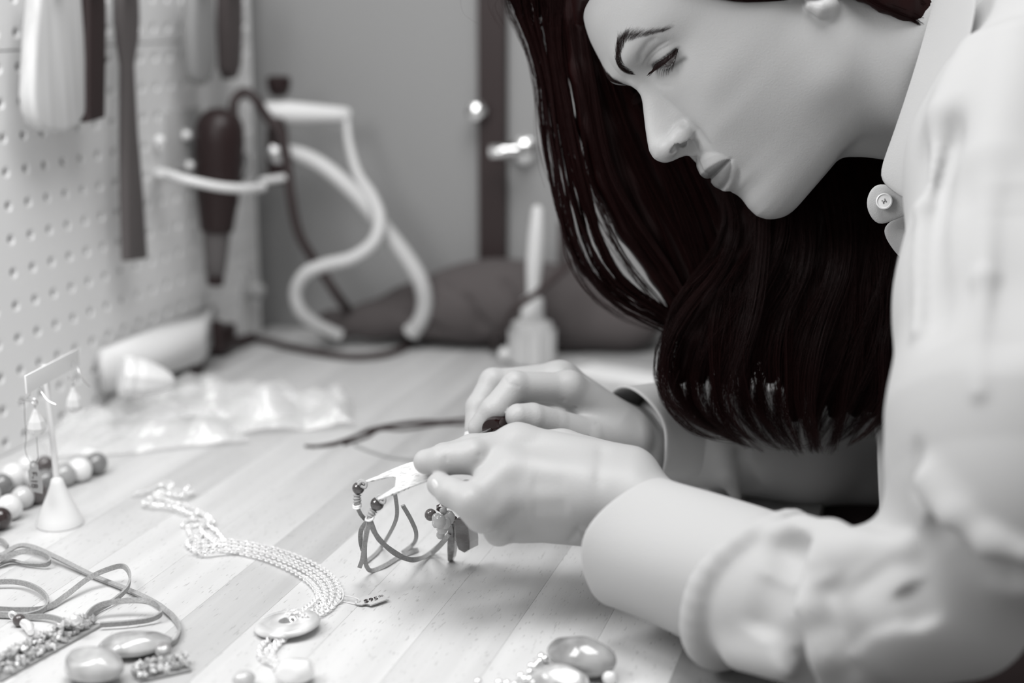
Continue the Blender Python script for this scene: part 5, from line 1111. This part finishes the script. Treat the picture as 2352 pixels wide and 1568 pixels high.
# ================================================================== bracelet in the hands, tool
bb = thing('bracelet', at(920, 1110, .84), 'hammered silver cuff bracelet with round beads, suede ties and stone charms, held in the hands', 'bracelet')
ham = bpy.data.materials.new('hammered_silver'); ham.use_nodes = True; nt = ham.node_tree; b = nt.nodes['Principled BSDF']; b.inputs['Base Color'].default_value = (.86, .86, .86, 1); b.inputs['Metallic'].default_value = .25; b.inputs['Roughness'].default_value = .38
tc = nt.nodes.new('ShaderNodeTexCoord'); mp = nt.nodes.new('ShaderNodeMapping'); mp.inputs['Rotation'].default_value = (0, 0, .5); mp.inputs['Scale'].default_value = (250, 3200, 250); nt.links.new(tc.outputs['Object'], mp.inputs[0])
n1_ = nt.nodes.new('ShaderNodeTexNoise'); n1_.inputs['Scale'].default_value = 1; nt.links.new(mp.outputs[0], n1_.inputs['Vector']); bu = nt.nodes.new('ShaderNodeBump'); bu.inputs['Strength'].default_value = .5; bu.inputs['Distance'].default_value = .0004; nt.links.new(n1_.outputs['Fac'], bu.inputs['Height']); nt.links.new(bu.outputs[0], b.inputs['Normal'])
rp = nt.nodes.new('ShaderNodeValToRGB'); rp.color_ramp.elements[0].position = .33; rp.color_ramp.elements[0].color = tone(110); rp.color_ramp.elements[1].position = .42; rp.color_ramp.elements[1].color = tone(226); nt.links.new(n1_.outputs['Fac'], rp.inputs[0]); nt.links.new(rp.outputs[0], b.inputs['Base Color'])
# cuff plate: forked end, px outline on a plane tilted up to the camera
def cd_(x, y): return .838 + (1085 - y) * .00035 - (x - 900) * .00010
top_e = [(838, 1103), (850, 1099), (880, 1086), (910, 1073), (940, 1062), (975, 1056), (1010, 1052)]
notch = [(842, 1106), (860, 1102), (885, 1095), (903, 1094), (914, 1097), (917, 1104), (913, 1112), (900, 1122), (885, 1132), (868, 1143)]
low_e = [(869, 1147), (885, 1141), (915, 1128), (950, 1114), (990, 1099), (1020, 1086), (1050, 1075)]
m = MB()
def cp(p): return at(p[0], p[1], cd_(p[0], p[1]))
nU = Vector((0, -.35, 1)).normalized()
A_ = [cp(p) for p in spline([(x, y, 0) for x, y in top_e], 3)]; B_ = [cp(p) for p in spline([(x, y, 0) for x, y in notch + [(869, 1147)]], 2)]; C_ = [cp(p) for p in spline([(x, y, 0) for x, y in low_e], 3)]
poly = C_ + A_[::-1] + B_[:-1]
bm = bmesh.new(); f1 = [bm.verts.new(p) for p in poly]; bm.faces.new(f1); bmesh.ops.triangulate(bm, faces=bm.faces); bmesh.ops.recalc_face_normals(bm, faces=bm.faces)
g = bmesh.ops.extrude_face_region(bm, geom=list(bm.faces)); [setattr(v, 'co', v.co - nU * .0011) for v in g['geom'] if isinstance(v, bmesh.types.BMVert)]; bmesh.ops.recalc_face_normals(bm, faces=bm.faces)
me = bpy.data.meshes.new('cuff_plate'); bm.to_mesh(me); bm.free(); link('cuff_plate', me, ham, bb, smooth=False)
blackpearl = mat('black_pearl', 96, .12, metal=.6, coat=.6); tan = mat('cord_pale', 172, .8, bump=.4, bscale=2500)
for (x, y, r) in ((823, 1121, 14.5), (866, 1157, 16)):
    c = at(x, y, .842); rr = r * .842 / FPX; MB().ball(c, rr, 28).build('bead', blackpearl, bb, label='dark pearl bead')
    q = [(x - 2, y - r * .8), (x + 6, y - r * 1.25), (x + 16, y - r * .95), (x + 14, y - r * .3), (x + 4, y - r * .55)]
    MB().tube(spline([at(a, b3, .838) for a, b3 in q], 6), .0009, 8).build('tie', tan, bb); MB().tube(spline([at(a + 2, b3 + 3, .8365) for a, b3 in q], 6), .0008, 8).build('tie', tan, bb)
# knots below the beads
def knot(pts, d, r=.0021):
    MB().tube(spline([at(x, y, d) for x, y in pts], 5), [r * (1 + .22 * math.sin(i * 1.9)) for i in range((len(pts) - 1) * 5 + 1)], 12).build('knot', tan, bb)
knot([(820, 1136), (820, 1146), (822, 1154)], .842); knot([(858, 1171), (853, 1180), (850, 1188)], .842)
MB().torus(at(849, 1190, .841), .0022, .0007, (-.25, -.3, 1), 18, 8).build('ring', silver, bb); MB().torus(at(820, 1163, .842), .0021, .0006, (-.1, -.3, 1), 18, 8).build('ring', silver, bb)
MB().torus(at(820, 1159, .842), .0021, .0006, (-.1, -.3, 1), 18, 8).build('ring', silver, bb)
def strip(q, w_=.0026, t=.0011, lean=.8, name='suede_tie'):
    P = spline([at(x, y, d) for x, y, d in q], 8); n = len(P); ups = []
    for i in range(n):
        T = (P[min(i + 1, n - 1)] - P[max(i - 1, 0)]).normalized(); V = (Vector(CC) - P[i]).normalized(); ups.append(T.cross(V).normalized() * lean + V * (1 - lean))
    return MB().ribbon(P, w_, t, ups).build(name, suede, bb)
tz = lambda x, y, z=.0015: (x, y, float((np.array(tb(x, y, z)) - CC) @ (-CR[:, 2])))
strip([(845, 1194, .842), (830, 1215, .845), (828, 1240, .85), (833, 1262, .86)])
strip([(848, 1194, .841), (842, 1225, .842), (836, 1260, .85), (832, 1285, .865), (826, 1302, .88)])
strip([(842, 1215, .843), (838, 1250, .85), (838, 1280, .87), (843, 1302, .888), tz(855, 1310), tz(885, 1298), tz(915, 1280), tz(960, 1262)])
strip([(849, 1194, .84), (862, 1225, .845), (895, 1262, .862), (930, 1282, .876), tz(965, 1282, .004), tz(995, 1268, .004), (1018, 1245, .89), (1032, 1225, .885)])
strip([(851, 1196, .842), (870, 1238, .85), (910, 1270, .866), (945, 1286, .88), tz(975, 1278, .004), tz(1002, 1258, .005), (1022, 1238, .89)])
strip([(821, 1165, .842), (828, 1180, .845), (838, 1192, .85)], .0022); 
strip([tz(840, 1290), tz(862, 1272), tz(880, 1250, .004), (905, 1205, .885), (912, 1172, .87), (905, 1120, .85)], .0022)
strip([tz(925, 1268), tz(950, 1248, .004), (956, 1225, .885), (945, 1195, .87), (925, 1160, .86)], .0024)
MB().ball(at(989, 1182, .868), .0036, 20).build('bead', mat('bead_dark_gloss', 84, .12, coat=1), bb)
cq = mat('charm_crystal', 186, .1, coat=1)
for (x, y, d, r) in ((1003, 1190, .862, .0030), (1010, 1197, .858, .0040), (1022, 1200, .860, .0036), (1002, 1202, .864, .0026), (1016, 1212, .862, .0036), (1018, 1172, .862, .0022), (1030, 1188, .864, .0040), (1012, 1228, .874, .0026)): MB().ball(at(x, y, d), r, 10, (1, .8, 1.1)).build('chip', cq, bb)
for (x, y) in ((1012, 1166), (1040, 1192), (1020, 1160)): MB().ball(at(x, y, .868), .0028, 6).build('chip', mat('chip_dark', 60, .15, coat=1), bb, smooth=False)
# two stone slabs standing on the bench
def slab(outline, d0, th, m, label):
    P = [at(x, y, d0 + (y - 1190) * .00052) for x, y in outline]; nn = (P[1] - P[0]).cross(P[len(P) // 2] - P[0]).normalized(); 
    if nn.dot(Vector(CC) - P[0]) < 0: nn = -nn
    M_ = MB(); n = len(P); back = [p + Vector((.55, .83, 0)) * th for p in P]
    M_.add(P + back, [tuple(range(n)), tuple(range(n, 2 * n))[::-1]] + [(i, i + n, (i + 1) % n + n, (i + 1) % n) for i in range(n)]); o = M_.build('stone_slab', m, bb, smooth=False); o['label'] = label
    bv = o.modifiers.new('b', 'BEVEL'); bv.width = .0006; bv.segments = 2; return o
slab([(1029, 1202), (1037, 1200), (1041, 1215), (1043, 1262), (1040, 1280), (1033, 1292), (1027, 1288), (1026, 1262), (1027, 1230)], .866, .004, mat('slab_grey', 96, .15, coat=1, mix=144, mscale=150), 'narrow grey stone slab')
slab([(1043, 1192), (1068, 1192), (1074, 1215), (1078, 1245), (1078, 1262), (1066, 1270), (1052, 1262), (1046, 1245), (1043, 1215)], .862, .010, mat('slab_brown', 72, .12, coat=1, mix=122, mscale=60), 'broad dark banded stone slab')
# screwdriver-like tool in the far hand
tl = thing('jewellers_tool', at(1140, 975, .915), 'tool with a glossy black handle gripped in the far hand', 'hand tool')
a, b3 = at(1127, 987, .899), at(1215, 952, .945)
MB().lathe(a, b3 - a, [(0, .0040), (.0006, .0062), (.003, .0072), (.012, .0076), (.024, .0070), (.030, .0052), (.034, .0050)], 28).build('handle', mat('gloss_black', 18, .12, coat=.5), tl)
MB().tube([at(1126, 987.5, .8985), at(1090, 1004, .880), at(1060, 1024, .862)], .0011, 10).build('shaft', brushed, tl)
MB().torus(at(1112, 985, .8972), .0058, .0006, (b3 - a), 24, 8).build('collar', brushed, tl) if False else None
